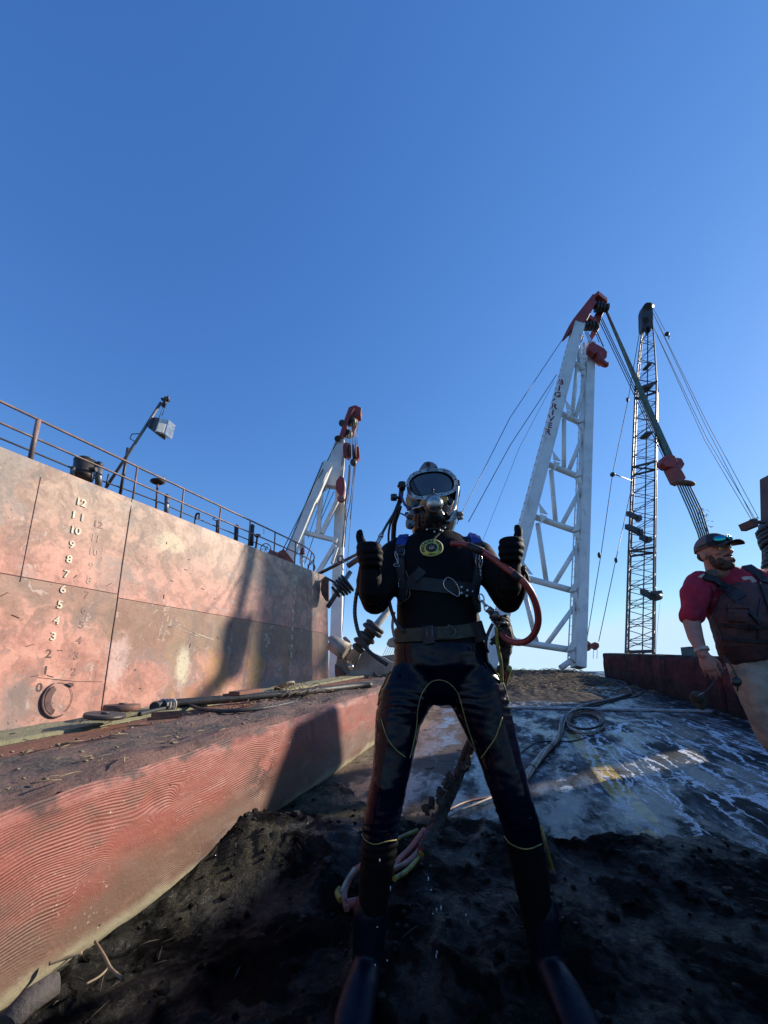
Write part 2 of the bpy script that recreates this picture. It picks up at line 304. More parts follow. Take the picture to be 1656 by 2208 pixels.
def deck_mat():
    """wet steel deck: x along (s), y across (l)"""
    t = NT('wet_deck'); o = t.obj(); x, y, z = t.xyz(o); y = t.math('MULTIPLY', y, -1)
    n = t.noise(o, 1.3, 6, .6); m = t.noise(o, 6, 6, .65); f = t.noise(o, 60, 4, .7)
    wv = t.vadd(o, t.vscale(t.vadd(t.noise(t.map(o, (3.2, 5, 1)), 1, 5, .7, 0, True), (-.5, -.5, -.5)), .22))
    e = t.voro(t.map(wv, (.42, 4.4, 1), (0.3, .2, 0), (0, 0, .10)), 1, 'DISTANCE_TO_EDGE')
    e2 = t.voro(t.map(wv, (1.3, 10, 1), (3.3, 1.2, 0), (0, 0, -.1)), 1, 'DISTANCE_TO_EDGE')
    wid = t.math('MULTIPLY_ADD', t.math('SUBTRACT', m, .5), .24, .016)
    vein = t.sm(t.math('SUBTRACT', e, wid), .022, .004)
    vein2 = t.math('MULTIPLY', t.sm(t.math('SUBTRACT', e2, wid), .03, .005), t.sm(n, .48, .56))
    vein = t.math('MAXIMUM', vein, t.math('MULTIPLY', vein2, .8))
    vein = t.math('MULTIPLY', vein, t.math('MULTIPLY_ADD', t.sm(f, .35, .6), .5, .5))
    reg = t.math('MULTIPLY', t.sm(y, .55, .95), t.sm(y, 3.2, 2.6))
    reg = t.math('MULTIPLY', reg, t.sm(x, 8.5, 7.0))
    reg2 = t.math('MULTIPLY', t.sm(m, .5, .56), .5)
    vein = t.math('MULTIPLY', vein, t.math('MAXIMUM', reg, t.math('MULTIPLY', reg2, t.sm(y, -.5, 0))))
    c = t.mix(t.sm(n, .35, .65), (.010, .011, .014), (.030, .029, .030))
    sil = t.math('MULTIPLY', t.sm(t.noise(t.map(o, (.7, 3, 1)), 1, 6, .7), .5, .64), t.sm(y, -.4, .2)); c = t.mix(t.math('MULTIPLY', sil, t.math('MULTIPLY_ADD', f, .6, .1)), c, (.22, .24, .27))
    c = t.mix(t.math('MULTIPLY', t.sm(y, -.35, -.8), .85), c, t.mix(m, (.16, .115, .085), (.09, .065, .05)))
    # worn yellow line
    sy = t.math('MULTIPLY', t.math('GREATER_THAN', y, .69), t.math('LESS_THAN', y, .89))
    sy = t.math('MULTIPLY', sy, t.math('LESS_THAN', x, 6.4))
    sy = t.math('MULTIPLY', sy, t.sm(m, .62, .5))
    c = t.mix(t.math('MULTIPLY', sy, .85), c, t.mix(f, (.50, .34, .08), (.30, .21, .07)))
    c = t.mix(t.math('MULTIPLY', vein, .92), c, (.86, .90, .95))  # run-off streaks; their bright sky reflection is painted into the colour
    dirt = t.math('MAXIMUM', t.math('MULTIPLY', t.sm(m, .58, .63), t.sm(n, .45, .55)), t.math('MULTIPLY', t.sm(m, .44, .50), t.sm(t.math('MULTIPLY_ADD', n, 1.2, x), 4.4, 3.5)))
    c = t.mix(dirt, c, (.008, .007, .006))
    seam = t.math('LESS_THAN', t.math('ABSOLUTE', t.math('SUBTRACT', t.math('FRACT', t.math('MULTIPLY', x, .55)), .5)), .006)
    c = t.mix(seam, c, (.015, .012, .01))
    gl = t.sm(t.noise(t.map(wv, (1.0, 2.4, 1), (5, 1, 0)), 1, 7, .72), .44, .58)
    r = t.mix(vein, t.mix(gl, .62, .20), .30); t.set(t.b.inputs['Specular IOR Level'], t.mix(vein, t.mix(gl, .07, .62), .9))
    h = t.math('ADD', t.math('MULTIPLY', f, .35), t.math('ADD', t.math('MULTIPLY', m, 1.2), t.math('MULTIPLY', vein, .6)))
    h = t.math('SUBTRACT', h, t.math('MULTIPLY', seam, 1.5))
    return t.out(c, r, 0, t.bump(h, .38, .016), None)
M['deck'] = deck_mat()
def mud_mat(name, a, b, rough=.5, spec=.35, wet=True):
    t = NT(name); o = t.obj()
    wv = t.vadd(o, t.vscale(t.vadd(t.noise(o, 2.5, 4, .6, 0, True), (-.5, -.5, -.5)), .5))
    n = t.noise(wv, 2.6, 6, .65); m = t.noise(t.map(wv, (16, 26, 20)), 1, 8, .72); f = t.noise(o, 110, 4, .7)
    c = t.mix(t.sm(n, .42, .62), a, b); c = t.mix(t.math('MULTIPLY', t.sm(m, .60, .70), t.sm(n, .5, .6)), c, tuple(min(.5, k * 2.6) for k in b))
    if wet:
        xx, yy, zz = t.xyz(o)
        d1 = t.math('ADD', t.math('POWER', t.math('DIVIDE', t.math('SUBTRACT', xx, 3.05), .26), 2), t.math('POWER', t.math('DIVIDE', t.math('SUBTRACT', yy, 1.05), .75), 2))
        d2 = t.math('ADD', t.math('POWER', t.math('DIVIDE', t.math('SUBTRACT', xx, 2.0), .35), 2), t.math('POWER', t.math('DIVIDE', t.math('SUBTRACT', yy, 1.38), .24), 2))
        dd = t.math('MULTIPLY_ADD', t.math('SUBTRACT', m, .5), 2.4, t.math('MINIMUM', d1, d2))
        c = t.mix(t.math('MULTIPLY', t.sm(dd, 1.15, .6), .85), c, t.mix(t.sm(f, .4, .65), (.045, .040, .025), (.12, .11, .075)))  # olive sand patches that also paint in the sunlit strip and slab by the timber
        pool = t.sm(t.math('MULTIPLY_ADD', m, .25, n), .55, .72)
        r = t.mix(pool, t.ramp(m, [(.35, rough), (.65, rough + .3)]), t.ramp(m, [(.35, .10), (.65, .42)]))
        sp = t.mix(pool, spec * .45, spec * 3.2)
        h = t.math('ADD', t.math('MULTIPLY', m, 1.7), t.math('MULTIPLY', f, .30))
        t.set(t.b.inputs['Specular IOR Level'], sp)
        return t.out(c, r, 0, t.bump(h, 1.0, .020), None)
    h = t.math('ADD', t.math('MULTIPLY', m, 1.5), t.math('MULTIPLY', f, .35))
    return t.out(c, t.ramp(m, [(.35, rough - .22), (.65, rough + .2)]), 0, t.bump(h, 1.0, .018), spec)
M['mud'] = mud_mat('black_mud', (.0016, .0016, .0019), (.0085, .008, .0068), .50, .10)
M['mud_far'] = mud_mat('brown_mud', (.016, .012, .010), (.085, .060, .042), .75, .2, False)

# ------------------------------------------------------------------ mesh helpers
class MB:
    def __init__(s): s.v = []; s.f = []; s.sm = []
    def add(s, vs, fs, smooth=False):
        b = len(s.v); s.v += [Vector(p) for p in vs]
        for f in fs: s.f.append([i + b for i in f]); s.sm.append(smooth)
        return s
    def box(s, c, ax, ay, az):            # half-axis vectors
        c = Vector(c); ax, ay, az = Vector(ax), Vector(ay), Vector(az); p = []
        for k in (-1, 1):
            for (i, j) in ((-1, -1), (1, -1), (1, 1), (-1, 1)): p.append(c + ax * i + ay * j + az * k)
        fs = [(3, 2, 1, 0), (4, 5, 6, 7), (0, 1, 5, 4), (1, 2, 6, 5), (2, 3, 7, 6), (3, 0, 4, 7)]
        if ax.cross(ay).dot(az) < 0: fs = [f[::-1] for f in fs]
        return s.add(p, fs)
    def beam(s, a, b, w, h, side=None, taper=1.0):   # rectangular bar, side = direction of width
        a, b = Vector(a), Vector(b); d = (b - a).normalized()
        sd = Vector(side) if side is not None else (Vector((0, 0, 1)) if abs(d.z) < .9 else Vector((1, 0, 0))).cross(d)
        sd = (sd - d * sd.dot(d)).normalized(); up = d.cross(sd).normalized(); p = []
        for q, k in ((a, 1.0), (b, taper)):
            for (i, j) in ((-1, -1), (1, -1), (1, 1), (-1, 1)): p.append(q + sd * i * w * k / 2 + up * j * h * k / 2)
        return s.add(p, [(3, 2, 1, 0), (4, 5, 6, 7), (0, 1, 5, 4), (1, 2, 6, 5), (2, 3, 7, 6), (3, 0, 4, 7)])
    def tube(s, pts, r, seg=8, caps=True, closed=False):
        pts = [Vector(p) for p in pts]; n = len(pts); rr = r if isinstance(r, (list, tuple)) else [r] * n
        tang = []
        for i in range(n):
            if closed: d = pts[(i + 1) % n] - pts[i - 1]
            else: d = pts[min(i + 1, n - 1)] - pts[max(i - 1, 0)]
            tang.append(d.normalized() if d.length > 1e-9 else Vector((0, 0, 1)))
        ref = Vector((0, 0, 1)) if abs(tang[0].z) < .9 else Vector((1, 0, 0))
        u = ref.cross(tang[0]).normalized(); vs = []
        for i in range(n):
            u = (u - tang[i] * u.dot(tang[i])); u = u.normalized() if u.length > 1e-6 else ref.cross(tang[i]).normalized()
            w = tang[i].cross(u)
            for k in range(seg):
                a = 2 * math.pi * k / seg; vs.append(pts[i] + (u * math.cos(a) + w * math.sin(a)) * rr[i])
        fs = []
        m = n if closed else n - 1
        for i in range(m):
            j = (i + 1) % n
            for k in range(seg): fs.append((i * seg + k, i * seg + (k + 1) % seg, j * seg + (k + 1) % seg, j * seg + k))
        s.add(vs, fs, True)
        if caps and not closed:
            b = len(s.v) - n * seg
            s.f.append([b + k for k in range(seg)][::-1]); s.sm.append(False)
            s.f.append([b + (n - 1) * seg + k for k in range(seg)]); s.sm.append(False)
        return s
    def cyl(s, a, b, r, seg=20): return s.tube([a, b], r, seg)
    def prism(s, poly, off):               # poly list of points, off thickness vector
        off = Vector(off); n = len(poly); p = [Vector(q) for q in poly]
        nrm = Vector((0, 0, 0))
        for i in range(n): nrm += p[i].cross(p[(i + 1) % n])
        if nrm.dot(off) > 0: p = p[::-1]
        return s.add(p + [q + off for q in p], [tuple(range(n)), tuple(range(2 * n - 1, n - 1, -1))] + [(i, i + n, (i + 1) % n + n, (i + 1) % n) for i in range(n)])
    def ball(s, c, r, seg=14, ring=8, rot=None):
        c = Vector(c); rx, ry, rz = r if isinstance(r, (tuple, list)) else (r, r, r); vs = []; fs = []
        def q(x, y, z):
            v = Vector((x * rx, y * ry, z * rz)); return c + (rot @ v if rot else v)
        vs.append(q(0, 0, 1))
        for i in range(1, ring):
            a = math.pi * i / ring
            for k in range(seg): b = 2 * math.pi * k / seg; vs.append(q(math.sin(a) * math.cos(b), math.sin(a) * math.sin(b), math.cos(a)))
        vs.append(q(0, 0, -1)); L = len(vs) - 1
        for k in range(seg):
            fs.append((0, 1 + k, 1 + (k + 1) % seg)); fs.append((L, 1 + (ring - 2) * seg + (k + 1) % seg, 1 + (ring - 2) * seg + k))
            for i in range(ring - 2):
                a = 1 + i * seg; fs.append((a + k, a + seg + k, a + seg + (k + 1) % seg, a + (k + 1) % seg))
        return s.add(vs, fs, True)
    def loft(s, rings, seg=20, xref=Vector((1, 0, 0))):  # rings (centre, rx, ry[, tangent]); closed solid with rounded ends
        C = [Vector(r[0]) for r in rings]; n = len(C); vs = []
        P = []
        for i in range(n):
            d = (C[min(i + 1, n - 1)] - C[max(i - 1, 0)]).normalized()
            x = xref - d * xref.dot(d)
            if x.length < .2: x = Vector((0, 1, 0)) - d * d.y
            x.normalize(); y = d.cross(x); P.append((d, x, y))
        R_ = [(C[i], rings[i][1], rings[i][2], P[i]) for i in range(n)]
        d0 = P[0][0]; d1 = P[-1][0]; a0 = min(rings[0][1:3]); a1 = min(rings[-1][1:3])
        pre = [(C[0] - d0 * a0 * math.sin(t), rings[0][1] * math.cos(t), rings[0][2] * math.cos(t), P[0]) for t in (1.45, 1.1, .6)]
        post = [(C[-1] + d1 * a1 * math.sin(t), rings[-1][1] * math.cos(t), rings[-1][2] * math.cos(t), P[-1]) for t in (.6, 1.1, 1.45)]
        A = pre + R_ + post
        for (c, rx, ry, (d, x, y)) in A:
            for k in range(seg):
                t = 2 * math.pi * k / seg; vs.append(c + x * rx * math.cos(t) + y * ry * math.sin(t))
        N_ = len(A); fs = [tuple(range(seg))[::-1], tuple(range((N_ - 1) * seg, N_ * seg))]
        for i in range(N_ - 1):
            for k in range(seg): fs.append((i * seg + k, i * seg + (k + 1) % seg, (i + 1) * seg + (k + 1) % seg, (i + 1) * seg + k))
        return s.add(vs, fs, True)
    def mesh(s, name):
        me = bpy.data.meshes.new(name); me.from_pydata([tuple(v) for v in s.v], [], s.f)
        me.polygons.foreach_set('use_smooth', s.sm); me.update(); return me
    def build(s, name, m, parent=None, bevel=0):
        o = bpy.data.objects.new(name, s.mesh(name)); COL.objects.link(o)
        if isinstance(m, str): m = M[m]
        o.data.materials.append(m)
        if bevel:
            b = o.modifiers.new('bevel', 'BEVEL'); b.width = bevel; b.segments = 2; b.limit_method = 'ANGLE'; b.angle_limit = R(40)
        if parent is not None: adopt(o, parent)
        return o
def wloc(o):
    return o.location.copy() if o.parent is None else o.matrix_parent_inverse @ o.location
WM = {}
def adopt(o, parent):
    """child keeps its world coordinates"""
    o.parent = parent; o.matrix_parent_inverse = WM.get(parent.name, Matrix()).inverted()
    WM[o.name] = o.matrix_basis.copy()
def thing(name, label, cat, loc=(0, 0, 0), group=None):
    o = bpy.data.objects.new(name, None); COL.objects.link(o); o.location = loc; o.empty_display_size = .2
    WM[o.name] = Matrix.Translation(Vector(loc)); return tag(o, label, cat, group)
def tag(o, label, cat, group=None):
    o['label'] = label; o['category'] = cat
    if group: o['group'] = group
    return o
def rebase(o, loc):                        # put a world-coordinate mesh's origin at its base
    loc = Vector(loc); o.data.transform(Matrix.Translation(-loc)); o.location = loc; WM[o.name] = Matrix.Translation(loc); return o
def spline(pts, n=8, closed=False):
    P = [Vector(p) for p in pts]; out = []; m = len(P)
    rng = range(m) if closed else range(m - 1)
    for i in rng:
        if closed: a, b, c, d = P[i - 1], P[i], P[(i + 1) % m], P[(i + 2) % m]
        else: a, b, c, d = P[max(i - 1, 0)], P[i], P[i + 1], P[min(i + 2, m - 1)]
        for k in range(n):
            t = k / n; out.append(.5 * ((2 * b) + (c - a) * t + (2 * a - 5 * b + 4 * c - d) * t * t + (3 * b - a - 3 * c + d) * t ** 3))
    if not closed: out.append(P[-1])
    return out
def remesh(mb, name, m, vox, smooth=4, parent=None, disp=None):
    me = mb.mesh('tmp'); o = bpy.data.objects.new('tmp', me); COL.objects.link(o)
    md = o.modifiers.new('r', 'REMESH'); md.mode = 'VOXEL'; md.voxel_size = vox; md.use_smooth_shade = True
    if smooth:
        sm = o.modifiers.new('s', 'SMOOTH'); sm.iterations = smooth; sm.factor = .5
    dg = bpy.context.evaluated_depsgraph_get(); dg.update()
    nm = bpy.data.meshes.new_from_object(o.evaluated_get(dg)); bpy.data.objects.remove(o); bpy.data.meshes.remove(me)
    if disp:
        cn = [(v.co.copy(), v.normal.copy()) for v in nm.vertices]; flat = []
        for c_, n_ in cn: flat += list(c_ + n_ * disp(c_))
        nm.vertices.foreach_set('co', flat)
    nm.name = name; nm.materials.clear(); nm.materials.append(M[m] if isinstance(m, str) else m)
    nm.polygons.foreach_set('use_smooth', [True] * len(nm.polygons)); nm.update()
    q = bpy.data.objects.new(name, nm); COL.objects.link(q)
    if parent is not None: adopt(q, parent)
    return q
GLY = {}
def glyph(ch):
    if ch not in GLY:
        c = bpy.data.curves.new('t', 'FONT'); c.body = ch; c.size = 1; c.extrude = .05; c.offset = .022; c.align_x = 'CENTER'; c.align_y = 'CENTER'
        o = bpy.data.objects.new('t', c); COL.objects.link(o)
        dg = bpy.context.evaluated_depsgraph_get(); dg.update()
        GLY[ch] = bpy.data.meshes.new_from_object(o.evaluated_get(dg)); bpy.data.objects.remove(o); bpy.data.curves.remove(c)
    return GLY[ch]
for ch_ in ['B', 'I', 'G', 'R', 'V', 'E', 'P', 'S', 'U', 'W', 'O', 'K', '0', '1', '2', '3', '4', '5', '6', '7', '8', '9', '10', '11', '12', '1 1']: glyph(ch_)
def text_mesh(s, size, ext):
    me = glyph(s).copy(); me.transform(Matrix.Diagonal((size, size, ext / .05, 1))); return me
def text_obj(name, s, size, ext, pos, xdir, ydir, m, parent):
    me = text_mesh(s, size, ext); x = Vector(xdir).normalized(); y = (Vector(ydir) - x * Vector(ydir).dot(x)).normalized(); z = x.cross(y)
    mt = Matrix((x, y, z)).transposed().to_4x4(); mt.translation = Vector(pos); me.transform(mt)
    me.name = name; me.materials.clear(); me.materials.append(M[m]); o = bpy.data.objects.new(name, me); COL.objects.link(o)
    if parent is not None: adopt(o, parent)
    return o
def wire(mb, pts, wpx, seg=6):             # pts (px, py, Y); thickness as it measures in the photo
    P = [W(*p) for p in pts]; mb.tube(P, [max(.002, wpx / 2 * mpp(*p)) for p in pts], seg); return mb
def ppoly(mb, pts, Y, th): return mb.prism([W(x, y, Y) for x, y in pts], (0, th, 0))
def fbm(p, o=5): return noise.fractal(p, 1.0, 2.1, o, noise_basis='PERLIN_ORIGINAL')
# ------------------------------------------------------------------ ground: water, work deck, mud
DX = Vector((.2874, .9578, .0613)).normalized(); DY = -DR; DZ = DX.cross(DY)
def frame(o, origin, x, y):
    """give a world-coordinate mesh a local frame (x along, y across, z up)"""
    z = x.cross(y); mt = Matrix((x, y, z)).transposed().to_4x4(); mt.translation = Vector(origin)
    inv = mt.inverted(); o.data.transform(inv)
    if o.parent is None: o.matrix_basis = mt
    else: o.matrix_basis = mt
    WM[o.name] = mt; return o
def kind(o, k): o['kind'] = k; return o
def grid(name, m, s0, s1, l0, l1, ds, dl, hf, smooth=True):
    ns = max(1, int(round((s1 - s0) / ds))); nl = max(1, int(round((l1 - l0) / dl))); vs = []; fs = []
    for i in range(ns + 1):
        for j in range(nl + 1):
            s_ = s0 + (s1 - s0) * i / ns; l_ = l0 + (l1 - l0) * j / nl; vs.append(D(s_, l_, hf(s_, l_)))
    for i in range(ns):
        for j in range(nl):
            a = i * (nl + 1) + j; fs.append((a, a + nl + 1, a + nl + 2, a + 1)[::-1])
    b = MB(); b.add(vs, fs, smooth); o = b.build(name, m); frame(o, D(0, 0, 0), DX, DY); return o
b = MB(); b.add([(-4000, -4000, -1.6), (4000, -4000, -1.6), (4000, 4000, -1.6), (-4000, 4000, -1.6)], [(0, 1, 2, 3)])
kind(b.build('water', 'water'), 'structure')
# deck slab with real edges
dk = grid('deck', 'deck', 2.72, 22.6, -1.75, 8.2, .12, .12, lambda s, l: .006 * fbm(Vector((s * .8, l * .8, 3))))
kind(dk, 'structure')
b = MB()
b.prism([D(-2.6, -3.3, -.16), D(22.6, -3.3, -.16), D(22.6, 8.3, -.16), D(-2.6, 8.3, -.16)], (0, 0, -1.2))
kind(b.build('deck_base', 'rust'), 'structure')

def mudh(s, l):
    # heaps, torn slabs and crumbs; the far edge breaks off irregularly, a bank lies against the timber
    edge = 3.08 + .16 * fbm(Vector((l * 1.6, 4, 1))) + .06 * fbm(Vector((l * 7, 2, 1))) + .5 * max(0, min(1, (-.9 - l) / .5))
    q = edge - s
    w = Vector((s, l, 0)) + Vector((noise.noise(Vector((s * 2, l * 2, 7))), noise.noise(Vector((s * 2, l * 2, 17))), 0)) * .18
    slab = 1 - abs(noise.noise(Vector((w.x * 3.4, w.y * 2.6, .3)))) * 2.2; slab = max(0, slab) ** 1.5
    clod = abs(noise.noise(Vector((w.x * 7, w.y * 9, 1.3)))) * .5 + abs(noise.noise(Vector((w.x * 16, w.y * 20, 2.3)))) * .22 + abs(noise.noise(Vector((s * 38, l * 38, 2.3)))) * .08
    rough = .35 + .65 * max(0, min(1, .5 + 1.6 * noise.noise(Vector((s * 1.1, l * 1.1, 30)))))
    h = .020 + .030 * fbm(Vector((s * 1.1, l * 1.1, 0))) + rough * (.075 * clod + .050 * slab) + .003 * noise.noise(Vector((s * 60, l * 60, 0)))
    if l < -.6:
        k = min(1, (-.6 - l) / .8); h += k * (.13 * math.exp(-((s - 2.33) / .30) ** 2) - .05 * max(0, min(1, (1.9 - s) / .4)))
    k = max(0, min(1, q / .16)); k = k * k * (3 - 2 * k)
    return -.03 + (h + .03) * k
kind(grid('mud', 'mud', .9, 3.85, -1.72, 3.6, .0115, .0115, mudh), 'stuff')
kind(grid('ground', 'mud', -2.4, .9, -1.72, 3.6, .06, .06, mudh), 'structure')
def farh(s, l):
    e = min(1, max(0, (s - 9.3 + .5 * fbm(Vector((l * .7, 0, 4)))) / 1.6)) * min(1, max(0, (3.4 - l + .25 * fbm(Vector((s * .6, l, 0)))) / .7))
    e *= 1 if s > 14 else min(1, max(0, (2.3 - l + .4 * fbm(Vector((s * .6, 7, 0)))) / .8))
    r = abs(noise.noise(Vector((s * 1.2, l * 2.6, 0)))) * .14 + abs(noise.noise(Vector((s * 3, l * 6, 3)))) * .08 + .05 * noise.noise(Vector((s * 9, l * 12, 0)))
    return -.03 + e * (.08 + r * .55)
kind(grid('far_mud', 'mud_far', 8.9, 22.5, -1.7, 3.5, .07, .05, farh), 'stuff')

# flat steel bar lying across the deck
p0 = DP(1088, 1531); 
s0, _ = dhit(1200, 1529)
b = MB(); b.prism([D(s0 - .06, -1.4, .004), D(s0 + .06, -1.4, .004), D(s0 + .06, 3.3, .004), D(s0 - .06, 3.3, .004)], (0, 0, .035))
tag(b.build('steel_bar', 'pale_bar', bevel=.006), 'long pale flat steel bar laid straight across the wet deck', 'steel bar')
rebase(bpy.data.objects['steel_bar'], D(s0, 1, 0))

# ------------------------------------------------------------------ left timbers
HT = .66
def face_l(s, z):                          # where the big timber's worn face stands
    l = -1.6 + .022 * fbm(Vector((s * .9, z * 1.5, 2)))
    top = max(0, (z - .58) / .08); l -= .05 * top * top * (1 + .5 * noise.noise(Vector((s * 2.5, 0, 9))))
    if z < .12: l -= .06 * ((.12 - z) / .12) ** 2
    l -= .035 * max(0, noise.noise(Vector((s * 7, z * 4, 5))) - .25) * (1 if z > .45 else .3)
    return l
t1 = thing('timber', 'huge weathered red timber with ridged grain and dirt-covered top, at the left', 'timber', D(3, -1.9, 0))
vs = []; fs = []; NS = 420; NZ = 46; a0, a1 = -1.6, 9.6
for i in range(NS + 1):
    s_ = a0 + (a1 - a0) * (i / NS)
    for j in range(NZ + 1):
        z_ = -.08 + (HT + .06) * j / NZ; vs.append(D(s_, face_l(s_, z_), z_))
for i in range(NS):
    for j in range(NZ):
        a = i * (NZ + 1) + j; fs.append((a, a + 1, a + NZ + 2, a + NZ + 1)[::-1])
b = MB(); b.add(vs, fs, True); f = b.build('grain_face', 'timber', t1); frame(f, D(0, -1.6, 0), DX, DY)
def topgrid(name, l0, l1, h, parent, amp=.02, mat_='timber_top', s0=-1.6, s1=9.6):
    ns = 260; nl = 16; vs = []; fs = []
    for i in range(ns + 1):
        s_ = s0 + (s1 - s0) * i / ns
        for j in range(nl + 1):
            k = j / nl; la = face_l(s_, HT) if l0 == 'f' else l0
            l_ = la + (l1 - la) * k + ((.010 + .022 * noise.noise(Vector((s_ * 9, 3, 1))) + .016 * noise.noise(Vector((s_ * 31, 3, 1)))) if l0 == 'f' and j == 0 else 0)
            hh = h + amp * fbm(Vector((s_ * 2.2, l_ * 5, 1))) * (1 if 0 < j < nl else (.0 if l0 == 'f' and j == 0 else .4)) + (amp * .5 * abs(noise.noise(Vector((s_ * 12, l_ * 14, 0)))) if j else 0)
            vs.append(D(s_, l_, hh - ((.030 + .02 * noise.noise(Vector((s_ * 14, 8, 1)))) if j == 0 and l0 == 'f' else 0)))
    for i in range(ns):
        for j in range(nl):
            a = i * (nl + 1) + j; fs.append((a, a + 1, a + nl + 2, a + nl + 1))
    m0 = len(vs)
    # sides and ends down to the deck
    def skirt(idx, flip):
        nonlocal vs, fs
        st = len(vs)
        for q in idx: vs.append(vs[q] - Vector((0, 0, h - .05)))
        for k in range(len(idx) - 1):
            f_ = (idx[k], idx[k + 1], st + k + 1, st + k); fs.append(f_ if not flip else f_[::-1])
    if l0 != 'f': skirt([i * (nl + 1) for i in range(ns + 1)], False)
    skirt([i * (nl + 1) + nl for i in range(ns + 1)], True)
    skirt([j for j in range(nl + 1)], True); skirt([ns * (nl + 1) + j for j in range(nl + 1)], False)
    b = MB(); b.add(vs, fs, True); o = b.build(name, mat_, parent); frame(o, D(0, -1.6, h), DX, DY); return o
topgrid('dirty_top', 'f', -2.36, HT, t1, .035)
o = topgrid('plank', -2.385, -2.80, HT - .015, None, .010); tag(o, 'red-brown weathered plank between the dirt-covered timber and the grey-green plank', 'plank')
o = topgrid('plank', -2.825, -3.24, HT + .005, None, .012); tag(o, 'grey-green weathered plank lying closest to the rusty ship side', 'plank')
# stub of pale wood and stick at the timber's near foot
p = DP(70, 2085, .12)
# ------------------------------------------------------------------ right timbers
def rtimber(s0, s1, l, h, label, w=.8, tw=0.0, seed=0):
    ns = max(12, int((s1 - s0) * 14)); prof = []
    for (dl, z) in [(0, 0), (-.02, .15), (-.02, .35), (-.02, .55), (-.01, .75), (.02, .92), (.07, 1.0), (.3, 1.01), (.55, 1.0), (1, .98), (1.02, .5), (1, 0)]: prof.append((dl, z))
    vs = []; fs = []; P = len(prof)
    for i in range(ns + 1):
        s_ = s0 + (s1 - s0) * i / ns; e = min(1, min(i, ns - i) / 1.0 * .5 + .82)
        for k, (dl, z) in enumerate(prof):
            n1 = noise.noise(Vector((s_ * 1.6, k * .6, seed))); n2 = noise.noise(Vector((s_ * 6, k * 1.3, seed + 4)))
            vs.append(D(s_, l + tw * (s_ - s0) + (dl * w if dl < .05 else dl * w) - (.03 * n1 + .015 * n2) + (1 - e) * .15 * (1 if k < 6 else -1), (z * h) * (.9 + .1 * e) + .02 * n1 * (z > .5)))
    for i in range(ns):
        for k in range(P - 1):
            a = i * P + k; fs.append((a, a + P, a + P + 1, a + 1)[::-1])
    fs.append(tuple(range(P))[::-1]); fs.append(tuple(range(ns * P, (ns + 1) * P)))
    b = MB(); b.add(vs, fs, True)
    o = b.build('timber', 'timber_far'); frame(o, D(s0, l, 0), DX, DY); tag(o, label, 'timber', None); return o
rtimber(14.6, 18.4, 3.62, .92, 'short dark red timber at the far end of the right row by the crane leg', seed=1)
rtimber(8.6, 14.4, 3.50, .93, 'long purple-red timber in the middle of the right-hand row below the lattice boom', seed=5)
rtimber(2.2, 8.4, 3.44, .90, 'dark red timber of the right-hand row behind the man in the red shirt', seed=9)

# ------------------------------------------------------------------ the ship
ship = thing('ship', 'rusty pink-red steel ship hull with white draft numbers along the left', 'ship', H(-2, 2, -2.5))
U0, U1 = -16.0, 9.45; ZT = 4.10; ZB = -3.4
vs = []; fs = []; NU = 240; NV = 60
def hull_y(u, z):
    y = .02 * fbm(Vector((u * .35, z * .5, 0))) + .006 * noise.noise(Vector((u * 1.6, z * 1.6, 3)))
    if z > ZT - .12: y += .25 * (z - ZT + .12)
    return y
for i in range(NU + 1):
    u = U0 + (U1 - U0) * (i / NU)
    for j in range(NV + 1):
        z = ZB + (ZT - ZB) * j / NV
        uu = u + (.42 * (1 - (z + .4) / 4.5) * max(0, (u - 8.6) / .85) if u > 8.6 else 0)
        vs.append(H(uu, hull_y(uu, z), z))
for i in range(NU):
    for j in range(NV):
        a = i * (NV + 1) + j; fs.append((a, a + NV + 1, a + NV + 2, a + 1))
# rounded stem: turns inboard at the seaward end
st = len(vs); cols = [[NU * (NV + 1) + j for j in range(NV + 1)]]
for k in range(1, 9):
    a = math.pi / 2 * k / 8; c = []
    for j in range(NV + 1):
        z = ZB + (ZT - ZB) * j / NV; ue = U1 + .42 * (1 - (z + .4) / 4.5)
        c.append(len(vs)); vs.append(H(ue + .5 * math.sin(a), .9 * (1 - math.cos(a)) + hull_y(ue, z), z))
    cols.append(c)
c = []
for j in range(NV + 1):
    z = ZB + (ZT - ZB) * j / NV; ue = U1 + .42 * (1 - (z + .4) / 4.5); c.append(len(vs)); vs.append(H(ue + .5, 9, z))
cols.append(c)
for q in range(len(cols) - 1):
    for j in range(NV): fs.append((cols[q][j], cols[q + 1][j], cols[q + 1][j + 1], cols[q][j + 1]))
b = MB(); b.add(vs, fs, True); o = b.build('hull', 'hull', ship); frame(o, H(0, 0, 0), HD, HN)
b = MB(); b.prism([H(U0, .06, ZT - .02), H(U1 + .3, .3, ZT - .02), H(U1 + .45, 9, ZT - .02), H(U0, 9, ZT - .02)], (0, 0, -.1)); b.build('ship_deck', 'rust', ship)
